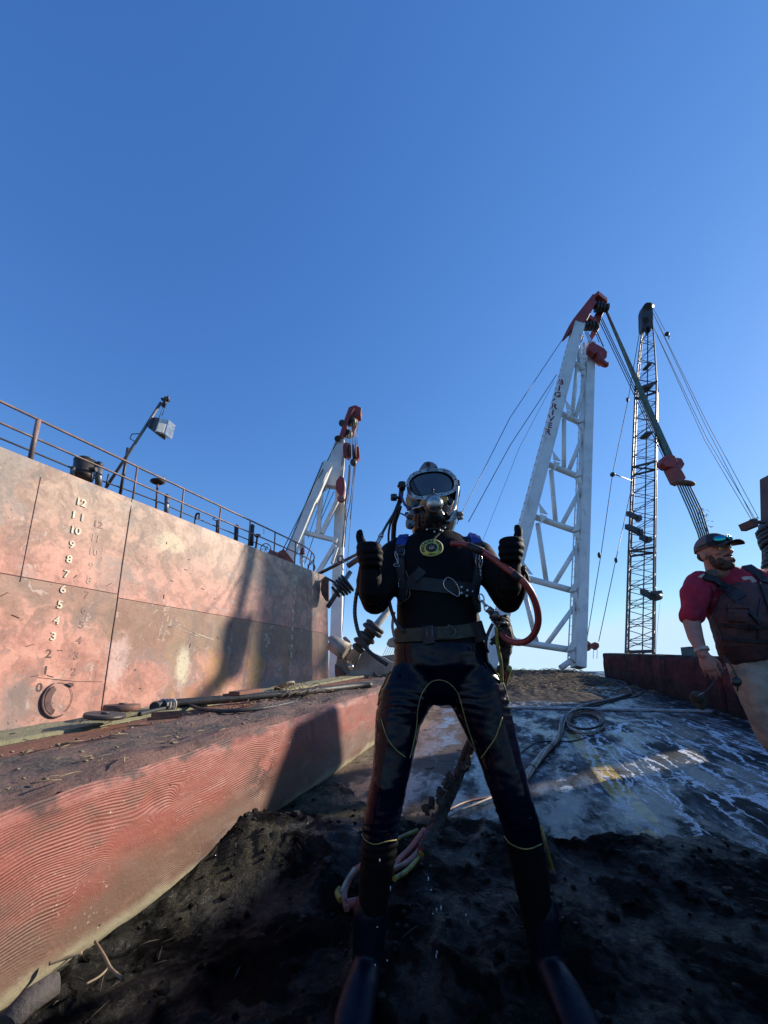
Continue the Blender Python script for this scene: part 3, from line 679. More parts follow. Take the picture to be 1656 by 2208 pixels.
# seams stand a little proud / cut dark
def seam(uz, w, name='plate_seam', m='draft_dark', out=.012):
    b = MB()
    P = [H(u, hull_y(u, z) - out * .3, z) for u, z in uz]
    b.tube(P, w / 2, 5); o = b.build(name, m, ship)
seam([(1.07, z / 10) for z in range(-34, 41, 3)] + [(1.07, 4.08)], .022)
seam([(-.74, z / 10) for z in range(17, 41, 3)], .012)
seam([(-16 + k * .5, 1.80) for k in range(0, 34)] + [(1.05, 1.80)], .014)
seam([(1.08 + k * .4, 1.715) for k in range(0, 22)], .014)
seam([(-.2, -.02), (.5, -.1), (1.0, -.11)], .008)
def numerals(u0, z0, step, items, name, m, size=.185, tilt=0, ext=.010):
    for n_, dx in items:
        z = z0 + n_[0] * step; s_ = n_[1]; u = u0 + dx
        w = H(u, hull_y(u, z) - .004, z); text_obj(name, s_, size, ext, w, HD, Vector((0, 0, 1)) , m, ship)
SZ = .3135
for n_ in range(3, 13):
    u = 0; z = -.21 + n_ * SZ + .0
    text_obj('draft_number', str(n_) if n_ != 11 else '1 1', .215, .012, H(u + .02 - .10 * (1 - n_ / 12), hull_y(u, z) - .006, z + .02), HD, (0, 0, 1), 'draft_white', ship)
for n_ in range(0, 3):
    z = -.21 + n_ * SZ
    text_obj('draft_number', str(n_), .22, .004, H(-.08 - (.06 if n_ == 0 else 0), hull_y(0, z) - .003, z), HD, (0, 0, 1), 'draft_dark', ship)
for n_ in range(2, 13):
    z = -.54 + n_ * SZ; w = 'draft_ghost' if (n_ in (8, 9, 10, 11)) else 'draft_dark'
    if n_ in (7, 6, 5, 4, 3, 12): w = 'rust'
    m_ = 'draft_ghost' if n_ in (8, 9, 10, 11) else 'draft_faint'
    text_obj('draft_number', str(n_), .21, .004, H(.42, hull_y(.42, z) - .003, z), HD, (0, 0, 1), m_, ship)
for n_ in range(0, 13):
    z = -.21 + n_ * SZ
    text_obj('draft_number', str(n_), .22, .012, H(7.36, hull_y(7.36, z) - .006, z), HD, (0, 0, 1), 'draft_white', ship)
for z in (-.44, -.62):
    b = MB(); b.box(H(7.36, -.01, z), HD * .10, HN * .01, (0, 0, .02)); b.build('draft_bar', 'draft_white', ship)
# the round fitting that shows as a dark C
cu, cz = .21, -.43
b = MB(); arc = [H(cu + .27 * math.cos(a), -.02, cz + .33 * math.sin(a)) for a in [R(d) for d in range(115, 300, 8)]]
b.tube(arc, [.012 + .02 * math.sin(math.pi * i / (len(arc) - 1)) for i in range(len(arc))], 6)
b.build('fitting_rim', 'draft_dark', ship)
b = MB(); poly = [H(cu + .23 * math.cos(R(d)), -.012, cz + .29 * math.sin(R(d))) for d in range(120, 262, 8)] + [H(cu + .12 * math.cos(R(d)) - .0, -.012, cz + .20 * math.sin(R(d))) for d in range(258, 118, -8)]
b.prism(poly, HN * -.02); b.build('fitting_slot', 'draft_dark', ship)
b = MB(); arc = [H(cu + .25 * math.cos(R(d)), -.01, cz + .31 * math.sin(R(d))) for d in range(-50, 110, 8)]
b.tube(arc, .004, 5); b.build('fitting_rim', 'rust', ship)
b = MB(); b.prism([H(.30, -.01, -.14), H(.37, -.01, -.12), H(.43, -.01, -.13), H(.44, -.01, -.2), H(.39, -.01, -.19)], HN * -.02); b.build('fitting_lug', 'draft_dark', ship)
# scattered weld scars
for k in range(40):
    u = random.uniform(-1.8, 9); z = random.uniform(-.5, 3.8); a = random.uniform(-.4, 1.7); L = random.uniform(.02, .07)
    if k > 34: continue
    b = MB(); b.beam(H(u - L * math.cos(a), hull_y(u, z) - .003, z - L * math.sin(a)), H(u + L * math.cos(a), hull_y(u, z) - .003, z + L * math.sin(a)), .014, .012); b.build('weld_scar', 'draft_dark', ship)
b = MB(); b.tube([H(2.65 + k * .09, -.006, 1.20 - .02 * k + (.01 if k % 3 else -.012)) for k in range(9)], [.009 if k % 2 else .003 for k in range(9)], 5); b.build('scrape', 'draft_white', ship)
b = MB(); b.tube([H(3.15 + k * .1, -.006, 1.13 - .018 * k) for k in range(8)], [.008 if k % 3 else .012 for k in range(8)], 5); b.build('scrape', 'draft_white', ship)

# railing
rail = thing('railing', 'pinkish pipe railing running along the ship deck edge', 'railing', H(0, .15, ZT))
ups = [-9, -7.2, -5.2, -3.0, -.89, 1.19, 2.53, 3.84, 5.10, 6.35, 7.55]
IN = .18
tr = [H(u, IN, 5.03) for u in (-12, -6, -1.6, .2, 3.8, 7.55)] + [H(8.6, .24, 5.0), H(9.35, .55, 4.93), H(9.85, 1.1, 4.85)]
b = MB(); b.tube(spline(tr, 6), .028, 8); b.build('top_rail', 'rail_pink', rail)
mr = [H(u, IN, 4.62) for u in (-12, -6, -1.6, .2, 3.8, 7.55)] + [H(8.6, .24, 4.60), H(9.35, .5, 4.52), H(9.8, .9, 4.45)]
b = MB(); b.tube(spline(mr, 6), .024, 8); b.build('middle_rail', 'rail_pink', rail)
b = MB(); b.tube(spline([H(-12, .6, 4.52), H(-1, .6, 4.52), H(.4, .62, 4.50)], 4), .020, 8); b.tube(spline([H(.4, .62, 4.50), H(2.0, .5, 4.52), H(3.0, .5, 4.5), H(6.4, .5, 4.5)], 4), .018, 8); b.build('deck_pipe', 'dark_steel', rail)
for i, u in enumerate(ups):
    b = MB(); b.cyl(H(u, IN, ZT - .03), H(u, IN, 5.03), .045 if i == 4 else .024, 10); b.build('post', 'rail_pink', rail)
b = MB(); b.cyl(H(8.5, .25, ZT - .03), H(8.75, .26, 4.99), .022, 8); b.build('post', 'dark_steel', rail)
b = MB(); b.cyl(H(9.1, .4, ZT - .03), H(9.4, .6, 4.93), .022, 8); b.build('post', 'dark_steel', rail)

def S_(px, inb):                            # y depth for things standing inboard of the ship side
    u, z = hu(px, 1100, inb); return H(u, inb).y
def SP_(px, py, inb): 
    u, z = hu(px, py, inb); return H(u, inb, z)
# floodlight on a leaning pole
fl = thing('floodlight_pole', 'leaning grey pole on the ship deck carrying a square floodlight', 'floodlight', SP_(232, 1052, .7))
Yp = SP_(232, 1052, .7).y
b = MB(); b.tube([W(228, 1052, Yp), W(300, 942, Yp), W(347, 868, Yp + .1)], .035, 10); b.build('pole', 'grey_metal', fl)
b = MB(); b.cyl(W(352, 877, Yp + .1), W(359, 857, Yp + .1), .05, 8); b.box(W(357, 862, Yp + .1), (.10, 0, -.02), (0, .04, 0), (.01, 0, .02)); b.box(W(363, 858, Yp + .1), (.02, 0, 0), (0, .03, 0), (0, 0, .04)); b.build('pulley', 'dark_steel', fl)
c0 = W(343, 916, Yp - .05)
ax = (W(358, 905, Yp - .05) - W(333, 898, Yp - .05)).normalized()
ux = (W(335, 900, Yp) - W(327, 925, Yp)).normalized()
b = MB(); b.prism([W(331, 899, Yp + .12), W(344, 901, Yp - .12), W(334, 932, Yp - .12), W(318, 921, Yp + .12)], (.06, .35, .0)); b.build('lamp_housing', 'dark_steel', fl)
b = MB(); b.prism([W(345, 901, Yp - .13), W(364, 905, Yp - .02), W(356, 936, Yp - .02), W(334, 931, Yp - .13)], (.0, .32, .06)); b.build('lamp_housing', 'bright_steel', fl)
b = MB(); b.prism([W(343, 911, Yp - .15), W(358, 914, Yp - .06), W(352, 933, Yp - .06), W(337, 929, Yp - .15)], (.0, .012, .0)); b.build('lamp_glass', 'lamp_glass', fl)
b = MB(); wire(b, [(300, 935, Yp), (284, 936, Yp), (280, 946, Yp), (294, 953, Yp)], 2); b.build('bracket', 'dark_steel', fl)
b = MB(); wire(b, [(358, 872, Yp), (349, 897, Yp)], 1.2); wire(b, [(352, 877, Yp), (343, 900, Yp)], 1.2); b.build('cable', 'wire', fl)
def on_ship(name, label, cat, px, py, inb, parts):
    Y = SP_(px, py, inb).y; t = thing(name, label, cat, W(px, py, Y))
    for (pn, mt, f) in parts: b = MB(); f(b, Y); b.build(pn, mt, t)
    return t
on_ship('drum', 'dark steel drum clamped between pipes on the ship deck edge', 'drum', 180, 1035, .55, [
    ('shell', 'dark_steel', lambda b, Y: (b.tube([W(178, 1031, Y), W(180, 1022, Y), W(180, 1021, Y), W(183, 994, Y)], [19.5 * mpp(180, 1010, Y)] * 4, 20), b.tube([W(179, 1023, Y), W(179, 1020, Y)], 21 * mpp(180, 1010, Y), 20))),
    ('lid', 'grey_metal', lambda b, Y: b.tube([W(183, 995, Y), W(183, 990, Y)], [20.5 * mpp(180, 1010, Y), 15 * mpp(180, 1010, Y)], 20)),
    ('clamp', 'dark_steel', lambda b, Y: (b.tube([W(194, 1012, Y - .25), W(208, 1012, Y - .25)], .05, 10), b.cyl(W(199, 1012, Y - .25), W(197, 1040, Y - .2), .025, 8)))])
for (px, y0, y1, w, lab) in ((157, 1010, 1024, 9, 'short open pipe standing left of the dark drum on the ship'), (214, 1002, 1045, 13, 'capped grey pipe standing right of the dark drum on the ship'), (544, 1135, 1170, 9, 'dark square-headed pipe rising from the ship deck mid-way along'), (360, 1070, 1104, 9, 'bent vent pipe on the ship deck beside the dish-topped stand'), (510, 1136, 1168, 9, 'thick dark bollard post on the far half of the ship deck')):
    on_ship('deck_pipe', lab, 'pipe', px, y1, .35, [('pipe', 'grey_metal' if px < 400 else 'dark_steel', lambda b, Y, px=px, y0=y0, y1=y1, w=w: b.cyl(W(px - 2, y1 + 6, Y), W(px, y0, Y), w / 2 * mpp(px, y0, Y), 12)),
        ('cap', 'dark_steel', lambda b, Y, px=px, y0=y0, w=w: b.ball(W(px, y0, Y), w / 2 * 1.15 * mpp(px, y0, Y)))])
on_ship('stand_post', 'dark upright post behind the leaning floodlight pole', 'post', 262, 1060, .5, [('post', 'dark_steel', lambda b, Y: b.tube([W(259, 1066, Y), W(276, 966, Y)], 3 * mpp(265, 1000, Y), 8)), ('brace', 'dark_steel', lambda b, Y: wire(b, [(228, 1050, Y), (234, 1022, Y)], 3))])
def dish(px, py, foot, lab, r=15):
    on_ship('dish_stand', lab, 'stand', px, foot, .4, [
        ('disc', 'dark_steel', lambda b, Y: b.tube([W(px, py + 3, Y), W(px, py, Y), W(px, py - 2, Y)], [r * .6 * mpp(px, py, Y), r * mpp(px, py, Y), r * .95 * mpp(px, py, Y)], 20)),
        ('stem', 'rust', lambda b, Y: b.cyl(W(px - 4, foot + 5, Y), W(px, py, Y), 2.2 * mpp(px, py, Y), 8)),
        ('handle', 'bright_steel', lambda b, Y: wire(b, [(px + 14, py - 4, Y), (px + 14, py - 14, Y)], 1.5))])
dish(340, 1039, 1100, 'dark flat disc on a thin post on the ship deck near the floodlight')
dish(555, 1155, 1180, 'small dark disc on a post at the far half of the ship railing', 7)
on_ship('valve_stand', 'low valve stand with a small wheel on the ship deck below the second dish', 'valve', 470, 1140, .4, [
    ('stem', 'dark_steel', lambda b, Y: b.cyl(W(467, 1160, Y), W(469, 1122, Y), 3 * mpp(470, 1130, Y), 8)),
    ('wheel', 'dark_steel', lambda b, Y: b.tube([W(469, 1120, Y) + Vector((.13 * math.cos(a), .13 * math.sin(a), 0)) for a in [i * math.pi / 8 for i in range(16)]], .014, 6, closed=True))])
on_ship('cleat', 'small dark hooked cleat on the ship deck edge', 'cleat', 425, 1110, .3, [('body', 'dark_steel', lambda b, Y: b.tube(spline([W(420, 1132, Y), W(423, 1110, Y), W(430, 1108, Y), W(429, 1118, Y)], 5), 2.2 * mpp(425, 1115, Y), 8))])
wY = SP_(600, 1200, .6).y
wn_ = thing('winch', 'brick-red deck winch with a spoked hand wheel at the far end of the ship', 'winch', W(600, 1215, wY))
b = MB(); ppoly(b, [(594, 1195), (603, 1188), (612, 1183), (624, 1198), (632, 1210), (626, 1228), (600, 1215)], wY, .5); b.build('side_plate', 'brick_red', wn_, .01)
b = MB(); b.cyl(W(578, 1195, wY), W(600, 1203, wY + .1), 11 * mpp(590, 1200, wY), 16); b.build('drum', 'brick_red', wn_)
cW = W(573, 1184, wY - .1); rw = 11 * mpp(573, 1184, wY)
b = MB(); b.tube([cW + Vector((rw * math.cos(a), 0, rw * 1.15 * math.sin(a))) for a in [i * math.pi / 10 for i in range(20)]], .016, 6, closed=True)
for i in range(6): b.tube([cW, cW + Vector((rw * math.cos(i * math.pi / 3), 0, rw * 1.15 * math.sin(i * math.pi / 3)))], .010, 5)
b.build('hand_wheel', 'rust', wn_)
bY = SP_(653, 1220, .4).y
be = thing('beacon', 'small white beacon with red top on the ship deck before the far crane', 'beacon', W(653, 1232, bY))
b = MB(); b.cyl(W(652, 1236, bY), W(652, 1200, bY), 3 * mpp(652, 1210, bY), 8); b.build('post', 'white_paint', be)
b = MB(); b.tube([W(652, 1196, bY), W(652, 1192, bY), W(653, 1181, bY)], [4.5 * mpp(652, 1190, bY), 5.5 * mpp(652, 1190, bY), 3 * mpp(652, 1190, bY)], 10); b.build('lens', 'red_paint', be)
b = MB(); b.ball(W(652, 1200, bY), 5 * mpp(652, 1190, bY)); b.build('bowl', 'white_paint', be)
on_ship('ladder_hoop', 'thin dark ladder hoop at the far end of the ship deck', 'ladder', 675, 1235, .5, [('hoop', 'dark_steel', lambda b, Y: wire(b, [(664, 1240, Y), (664, 1217, Y), (677, 1218, Y), (677, 1240, Y)], 2))])

# pipes and collars breaking out beyond the ship's seaward end
Yc = 16.6
pp = thing('steel_pipe', 'long brown steel pipe reaching out from the ship corner towards the diver\'s glove', 'pipe', W(690, 1238, Yc))
b = MB(); wire(b, [(682, 1240, Yc), (778, 1191, Yc)], 7, 10); b.build('pipe', 'rust', pp)
b = MB(); wire(b, [(730, 1216, Yc - .1), (728, 1200, Yc - .1), (738, 1198, Yc - .1), (740, 1214, Yc - .1)], 6, 8); wire(b, [(734, 1214, Yc - .1), (741, 1230, Yc - .1)], 2); b.build('rope_knot', 'hose_tan', pp)
pp = thing('steel_pipe', 'short thick rusty pipe end beside the diver\'s raised glove', 'pipe', W(760, 1215, Yc - 1))
b = MB(); wire(b, [(749, 1221, Yc - 1), (776, 1203, Yc - 1)], 12, 14); b.build('pipe', 'rust', pp)
cl = thing('fender', 'grey post with stacked black rubber collars at the ship corner', 'fender', W(708, 1290, Yc - 1))
b = MB(); wire(b, [(706, 1310, Yc - 1), (756, 1232, Yc - 1)], 10, 12); b.build('post', 'grey_metal', cl)
d0 = W(722, 1278, Yc - 1.05); d1 = W(748, 1258, Yc - 1.05); dd = (d1 - d0).normalized()
for i, (k, r) in enumerate(((0, 15), (.28, 19), (.5, 22), (.72, 23), (.95, 23))):
    q = d0.lerp(d1, k); b = MB(); rr = r * mpp(735, 1268, Yc - 1); b.tube([q, q + dd * .05, q + dd * .10], [rr * .9, rr, rr * .9], 20); b.build('collar', 'rubber', cl)
b = MB(); wire(b, [(702, 1245, Yc), (722, 1256, Yc - .9)], 5); b.build('link', 'dark_steel', cl)
an = thing('anchor_plate', 'round rusty plate hanging at the ship corner', 'plate', W(700, 1290, 16))
b = MB(); ppoly(b, [(697, 1245), (708, 1250), (708, 1297), (700, 1292), (694, 1282), (691, 1270), (693, 1255)], 16.0, .25); b.build('plate', 'rust', an)

# ------------------------------------------------------------------ grey broken gear on the timbers behind the diver
Yg = 8.4
g = thing('clamshell_bucket', 'battered grey-beige bucket with a diagonal ram and thick worn collars, behind the diver', 'bucket', W(770, 1462, Yg))
b = MB(); pts = [(722, 1440), (728, 1410), (745, 1400), (775, 1398), (800, 1405), (830, 1418), (850, 1430), (862, 1452), (820, 1460), (790, 1464), (760, 1466), (744, 1452), (733, 1446)]
b.prism([W(x, y, Yg + .3) for x, y in pts], (0, .9, 0)); b.build('shell', 'grey_beige', g, .02)
b = MB(); b.tube([W(712, 1386, Yg + .15), W(714, 1385, Yg + .15), W(748, 1406, Yg + .1)], [15 * mpp(730, 1395, Yg), 17 * mpp(730, 1395, Yg), 20 * mpp(730, 1395, Yg)], 20); b.build('boss', 'grey_beige', g)
b = MB(); wire(b, [(752, 1422, Yg - .2), (781, 1385, Yg - .25), (842, 1311, Yg - .3)], 15, 14); b.build('ram', 'grey_beige', g)
q0 = W(764, 1408, Yg - .25); q1 = W(808, 1352, Yg - .3); qd = (q1 - q0).normalized()
for k, r in ((.10, 14), (.28, 19), (.40, 15), (.52, 20), (.66, 14), (.80, 24), (.93, 22)):
    q = q0.lerp(q1, k); rr = r * mpp(785, 1380, Yg); b = MB()
    seg = 18; P = [q, q + qd * .03, q + qd * .08, q + qd * .11]; b.tube(P, [rr * .8, rr, rr * .97, rr * .75], seg)
    for i in range(len(b.v)): b.v[i] = b.v[i] + (b.v[i] - q).normalized() * .02 * noise.noise(b.v[i] * 14)
    b.build('collar', 'mud_crust' if r < 16 else 'rubber', g)
b = MB(); wire(b, [(733, 1410, Yg - .05), (752, 1445, Yg - .1), (763, 1442, Yg - .1), (780, 1404, Yg - .05)], 3); wire(b, [(766, 1402, Yg - .1), (756, 1438, Yg - .1)], 2); b.build('linkage', 'dark_steel', g)
b = MB(); b.ball(W(757, 1438, Yg - .15), .06); b.ball(W(753, 1427, Yg - .15), .05); b.build('pin', 'bright_steel', g)
b = MB(); ppoly(b, [(722, 1452), (722, 1432), (736, 1444), (748, 1462), (724, 1465)], Yg + .1, .4); b.build('jaw_tooth', 'rust', g)
b = MB(); ppoly(b, [(748, 1408), (746, 1385), (738, 1375), (745, 1372), (755, 1382), (758, 1402)], Yg + .2, .1); b.build('lug', 'grey_beige', g)
g2 = thing('scrap_plate', 'crumpled dark plate lying below the grey bucket', 'scrap', W(800, 1464, Yg - .6))
b = MB(); ppoly(b, [(778, 1466), (790, 1458), (800, 1462), (806, 1447), (816, 1458), (835, 1452), (848, 1468), (800, 1470)], Yg - .6, .3); b.build('plate', 'dark_steel', g2)
Yf = 9.6
g3 = thing('pulley_block', 'pale pulley block with fine wires rising from it, left of the diver\'s hip', 'pulley', W(845, 1398, Yf))
b = MB(); ppoly(b, [(833, 1388), (838, 1378), (848, 1373), (860, 1378), (860, 1396), (840, 1394)], Yf, .25); b.build('block', 'grey_beige', g3, .02)
b = MB()
for i in range(5): wire(b, [(826 + i * 5, 1412, Yf), (836 + i * 5, 1392, Yf)], 1)
b.build('wires', 'wire', g3)
b = MB(); ppoly(b, [(812, 1425), (822, 1414), (860, 1410), (870, 1430), (840, 1436)], Yf, .3); b.build('base', 'grey_beige', g3)

# black pipe with white lashings and the litter lying on the planks
o = thing('pipe', 'black pipe with white lashings lying on the planks along the hull', 'pipe', DP(600, 1494, HT))
b = MB(); P = [DP(x, y, HT + .045) for x, y in ((333, 1524), (352, 1519), (480, 1508), (640, 1494), (760, 1480), (800, 1477))]
b.tube(spline(P, 5), .040, 12); b.build('barrel', 'rubber', o)
b = MB()
for x in (352, 359, 366, 371):
    c_ = DP(x, 1519, HT + .045); b.tube([c_ + Vector((0, 0, .046)) * math.cos(a) + DR * .046 * math.sin(a) for a in [i * math.pi / 6 for i in range(12)]], .008, 6, closed=True)
b.build('lashing', 'band', o)
o = thing('hose', 'dark hose curving over the planks in front of the black pipe', 'hose', DP(450, 1530, HT))
b = MB(); b.tube(spline([DP(x, y, HT + .02) for x, y in ((300, 1540), (350, 1528), (400, 1520), (440, 1530), (500, 1533), (580, 1525), (640, 1512))], 6), .016, 10); b.build('hose_body', 'rubber', o)
def disc(px, py, r, th, lab, tilt=0, m='rust'):
    c_ = DP(px, py, HT + .05); o = thing('steel_disc', lab, 'disc', c_); nrm = (Vector((0, 0, 1)) + DR * tilt).normalized()
    b = MB(); b.tube([c_, c_ + nrm * th * .3, c_ + nrm * th], [r * .93, r, r * .97], 28); b.build('disc', m, o)
    b = MB(); b.tube([c_ + nrm * th, c_ + nrm * (th + .012)], [r * .2, r * .2], 14); b.build('boss', 'dark_steel', o); return o
disc(262, 1533, .13, .05, 'dark round lid lying on the planks against the pink hull')
disc(614, 1480, .14, .03, 'round flange plate tilted on the planks below the far draft marks', -.35, 'grey_beige')
disc(225, 1548, .13, .03, 'thin dark round plate lying left of the lid on the planks', .1, 'dark_steel')
o = thing('angle_iron', 'short brown angle iron lying on the planks', 'angle iron', DP(345, 1545, HT))
b = MB(); a_, c_ = DP(318, 1550, HT + .03), DP(385, 1545, HT + .03); b.beam(a_, c_, .07, .02); b.beam(a_ + Vector((0, 0, .02)) + DR * .03, c_ + Vector((0, 0, .02)) + DR * .03, .015, .05); b.build('iron', 'rust', o)
o = thing('scrap_wood', 'flat dark board piece on top of the black pipe', 'board', DP(530, 1490, HT))
b = MB(); b.beam(DP(505, 1495, HT + .14), DP(555, 1488, HT + .14), .12, .03); b.beam(DP(495, 1499, HT + .11), DP(515, 1496, HT + .11), .16, .02); b.build('board', 'rust', o)
# tangled wire bush
o = thing('wire_tangle', 'tangle of pale wire sprouting from the planks beyond the black pipe', 'wire', DP(640, 1500, HT))
b = MB()
for i in range(26):
    a_ = DP(620 + random.uniform(0, 40), 1502, HT); c_ = a_ + Vector((random.uniform(-.22, .22), random.uniform(-.3, .3), random.uniform(.03, .16))); e_ = c_ + Vector((random.uniform(-.15, .15), random.uniform(-.15, .15), -random.uniform(.0, .1)))
    b.tube(spline([a_, c_, e_], 4), .004, 4)
b.build('strands', 'twig', o)
# litter: straw and splinters over timber top and planks
b = MB()
for i in range(380):
    s_ = random.uniform(.6, 9); l_ = -1.66 - 1.5 * random.random() ** 1.3; p_ = D(s_, l_, HT + .012 + random.uniform(0, .014)); a_ = random.gauss(0, .5)
    d_ = (DA * math.cos(a_) + DR * math.sin(a_)) * random.uniform(.012, .06); d_.z = random.uniform(-.004, .012)
    w_ = random.uniform(.0012, .0035); b.tube([p_ - d_, p_ + Vector((0, 0, .004)), p_ + d_], [w_, w_, w_ * .5], 4)
for i in range(260):
    s_ = random.uniform(.8, 9); l_ = -2.37 + random.gauss(0, .03) if i % 2 else random.uniform(-2.3, -1.65); r_ = random.uniform(.003, .012); b.ball(D(s_, l_, HT + .012), (r_ * 1.5, r_, r_ * .7), 5, 4)
kind(b.build('straw_litter', 'twig'), 'stuff')
b = MB()
for i in range(110):
    s_ = random.uniform(1.0, 3.1); l_ = random.choice([random.uniform(-1.6, 1.8), random.gauss(-1.4, .12)]); h_ = mudh(s_, l_); p_ = D(s_, l_, h_ + .006); a_ = random.uniform(0, 6.28)
    d_ = (DA * math.cos(a_) + DR * math.sin(a_)) * random.uniform(.01, .05); d_.z = random.uniform(-.006, .014); w_ = random.uniform(.0008, .0022)
    b.tube([p_ - d_, p_ + Vector((0, 0, .004)), p_ + d_], [w_, w_, w_ * .4], 4)
kind(b.build('twig_litter', 'twig_dark'), 'stuff')
b = MB()
for i in range(700):
    s_ = random.uniform(1.0, 3.12); l_ = random.uniform(-1.62, 3.2); r_ = random.uniform(.004, .016) * (1 if random.random() < .93 else 2); p_ = D(s_, l_, mudh(s_, l_) + r_ * .3)
    n_ = len(b.v); b.ball(p_, (r_ * random.uniform(.8, 1.6), r_ * random.uniform(.8, 1.5), r_ * .75), 6, 4)
    for q in range(n_, len(b.v)): b.v[q] = b.v[q] + (b.v[q] - p_) * .35 * noise.noise(b.v[q] * 90)
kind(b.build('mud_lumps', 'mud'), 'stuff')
o = thing('branch', 'forked thin branch lying in the mud at the foot of the near red timber', 'branch', DP(230, 2080, .1))
b = MB(); b.tube(spline([DP(x, y, .07) for x, y in ((205, 2030), (225, 2062), (240, 2090), (262, 2108))], 5), [.006] * 16, 6); b.tube(spline([DP(x, y, .07) for x, y in ((238, 2082), (215, 2105), (185, 2122))], 5), .004, 5); b.build('twig', 'twig', o)
o = thing('stick', 'pale peeled stick leaning along the near timber foot', 'stick', DP(140, 2065, .1))
b = MB(); b.tube(spline([DP(x, y, .10) for x, y in ((105, 2078), (140, 2066), (178, 2054))], 5), .006, 8); b.build('stick_body', 'twig', o)
o = thing('wood_stub', 'round grey wooden stub end lying at the lower left corner', 'wood', DP(90, 2110, .05))
b = MB(); b.tube([DP(10, 2215, .06), DP(60, 2160, .07), DP(122, 2118, .08), DP(126, 2116, .08)], [.034, .036, .034, .026], 14); b.build('stub', 'stub_wood', o)
# brush on the far crest
b = MB()
for i in range(420):
    s_ = random.uniform(11, 22); l_ = random.uniform(-1.4, 3.3); p_ = D(s_, l_, max(0, farh(s_, l_)) + .02); a_ = random.gauss(1.5, .5)
    d_ = (DA * math.cos(a_) + DR * math.sin(a_)) * random.uniform(.06, .32); m_ = p_ + Vector((0, 0, random.uniform(.01, .14)))
    b.tube(spline([p_ - d_, m_, p_ + d_], 3), .008, 4)
kind(b.build('brushwood', 'twig'), 'stuff')

# ------------------------------------------------------------------ white sheerleg crane on the right
_W, _m = W, mpp
KC = .69
def W(px, py, Y): return _W(px, py, Y * KC)
def mpp(px, py, Y): return _m(px, py, Y * KC)
c1 = thing('sheerleg_crane', 'tall white crane with two box legs, lettered BIG RIVER, and a dark red head', 'crane', W(1150, 1440, 27.5))
LT, LB = W(1246, 706, 31), W(1052, 1440, 27.2)
RT, RB = W(1271, 745, 31.6), W(1247, 1440, 28.2)
sideX = Vector((1, 0, 0))
b = MB(); b.beam(LB, LT, .92*KC, 1.1*KC, sideX); b.build('boom_leg', 'white_paint', c1, .03)
ld = (LT - LB).normalized(); lx = (sideX - ld * sideX.dot(ld)).normalized(); ln = ld.cross(lx)
if ln.y > 0: ln = -ln
b = MB()
b.beam(LB - lx * .40*KC + ln * .56*KC, LT - lx * .40*KC + ln * .56*KC, .05*KC, .05*KC, sideX); b.beam(LB + lx * .40*KC + ln * .56*KC, LT + lx * .40*KC + ln * .56*KC, .05*KC, .05*KC, sideX)
for i in range(44): q = LB.lerp(LT, (i + .5) / 44) - lx * .51*KC; b.box(q, lx * .03*KC, ln * .10*KC, ld * .05*KC)
b.build('flange', 'white_paint', c1)
b = MB(); b.beam(RB, RT, .70*KC, 1.0*KC, sideX); b.build('boom_leg', 'white_paint', c1, .03)
rd = (RT - RB).normalized(); rx = (sideX - rd * sideX.dot(rd)).normalized(); rn = rd.cross(rx)
if rn.y > 0: rn = -rn
b = MB(); b.beam(RB - rx * .56*KC + rn * .2*KC, RT - rx * .56*KC + rn * .2*KC, .10*KC, .10*KC, sideX); b.beam(RB - rx * .80*KC + rn * .2*KC, RT - rx * .66*KC + rn * .2*KC, .07*KC, .07*KC, sideX)
for i in range(48): q = RB.lerp(RT, (i + .5) / 48); b.beam(q - rx * .54*KC + rn * .2*KC, q - rx * .82*KC + rn * .2*KC, .04*KC, .03*KC)
b.build('ladder', 'white_paint', c1)
def legY(a_, b_, py):                       # point on a leg axis seen at picture row py
    lo, hi = 0.0, 1.0
    for _ in range(40):
        m_ = (lo + hi) / 2; p_ = a_.lerp(b_, m_); rel = p_ - Vector((0, 0, CAMH)); f_ = rel.y * CP + rel.z * SP; u_ = -rel.y * SP + rel.z * CP
        y_ = 1260 - 880 * u_ / f_
        if y_ > py: lo = m_
        else: hi = m_
    return a_.lerp(b_, lo)
crs = [(779, 805), (888, 918), (997, 1033), (1110, 1150), (1238, 1278), (1375, 1404)]
prevL = legY(LB, LT, 735); prevR = legY(RB, RT, 760)
for (yl, yr) in crs:
    A_ = legY(LB, LT, yl) + lx * .3*KC; B_ = legY(RB, RT, yr) - rx * .1*KC
    b = MB(); b.tube([A_, B_], .23*KC, 14); b.build('cross_tube', 'white_paint', c1)
    m1 = A_.lerp(B_, .47); m2 = A_.lerp(B_, .58)
    b = MB(); b.tube([prevL + Vector((.35, 0, -.6))*KC, m1], .17*KC, 12); b.build('diagonal', 'white_paint', c1)
    b = MB(); b.tube([prevR + Vector((-.2, 0, -.7))*KC, m2], .17*KC, 12); b.build('diagonal', 'white_paint', c1)
    prevL, prevR = A_, B_
    for q_, dx_ in ((A_, .42), (B_, -.42)):
        g0 = q_ + ln * .50 * KC; b = MB(); b.prism([g0 + Vector((dx_, 0, 0)) * KC, g0 + Vector((dx_ * 2.3, 0, -.12)) * KC, g0 + Vector((dx_, 0, .75)) * KC], (0, .05, 0)); b.prism([g0 + Vector((dx_, 0, -.1)) * KC, g0 + Vector((dx_ * 2.2, 0, -.32)) * KC, g0 + Vector((dx_, 0, -.85)) * KC], (0, .05, 0)); b.build('gusset', 'white_paint', c1)
b = MB(); b.tube([prevR + Vector((-.1, 0, -.4))*KC, legY(LB, LT, 1440).lerp(RB, .8)], .2*KC, 12); b.build('diagonal', 'white_paint', c1)
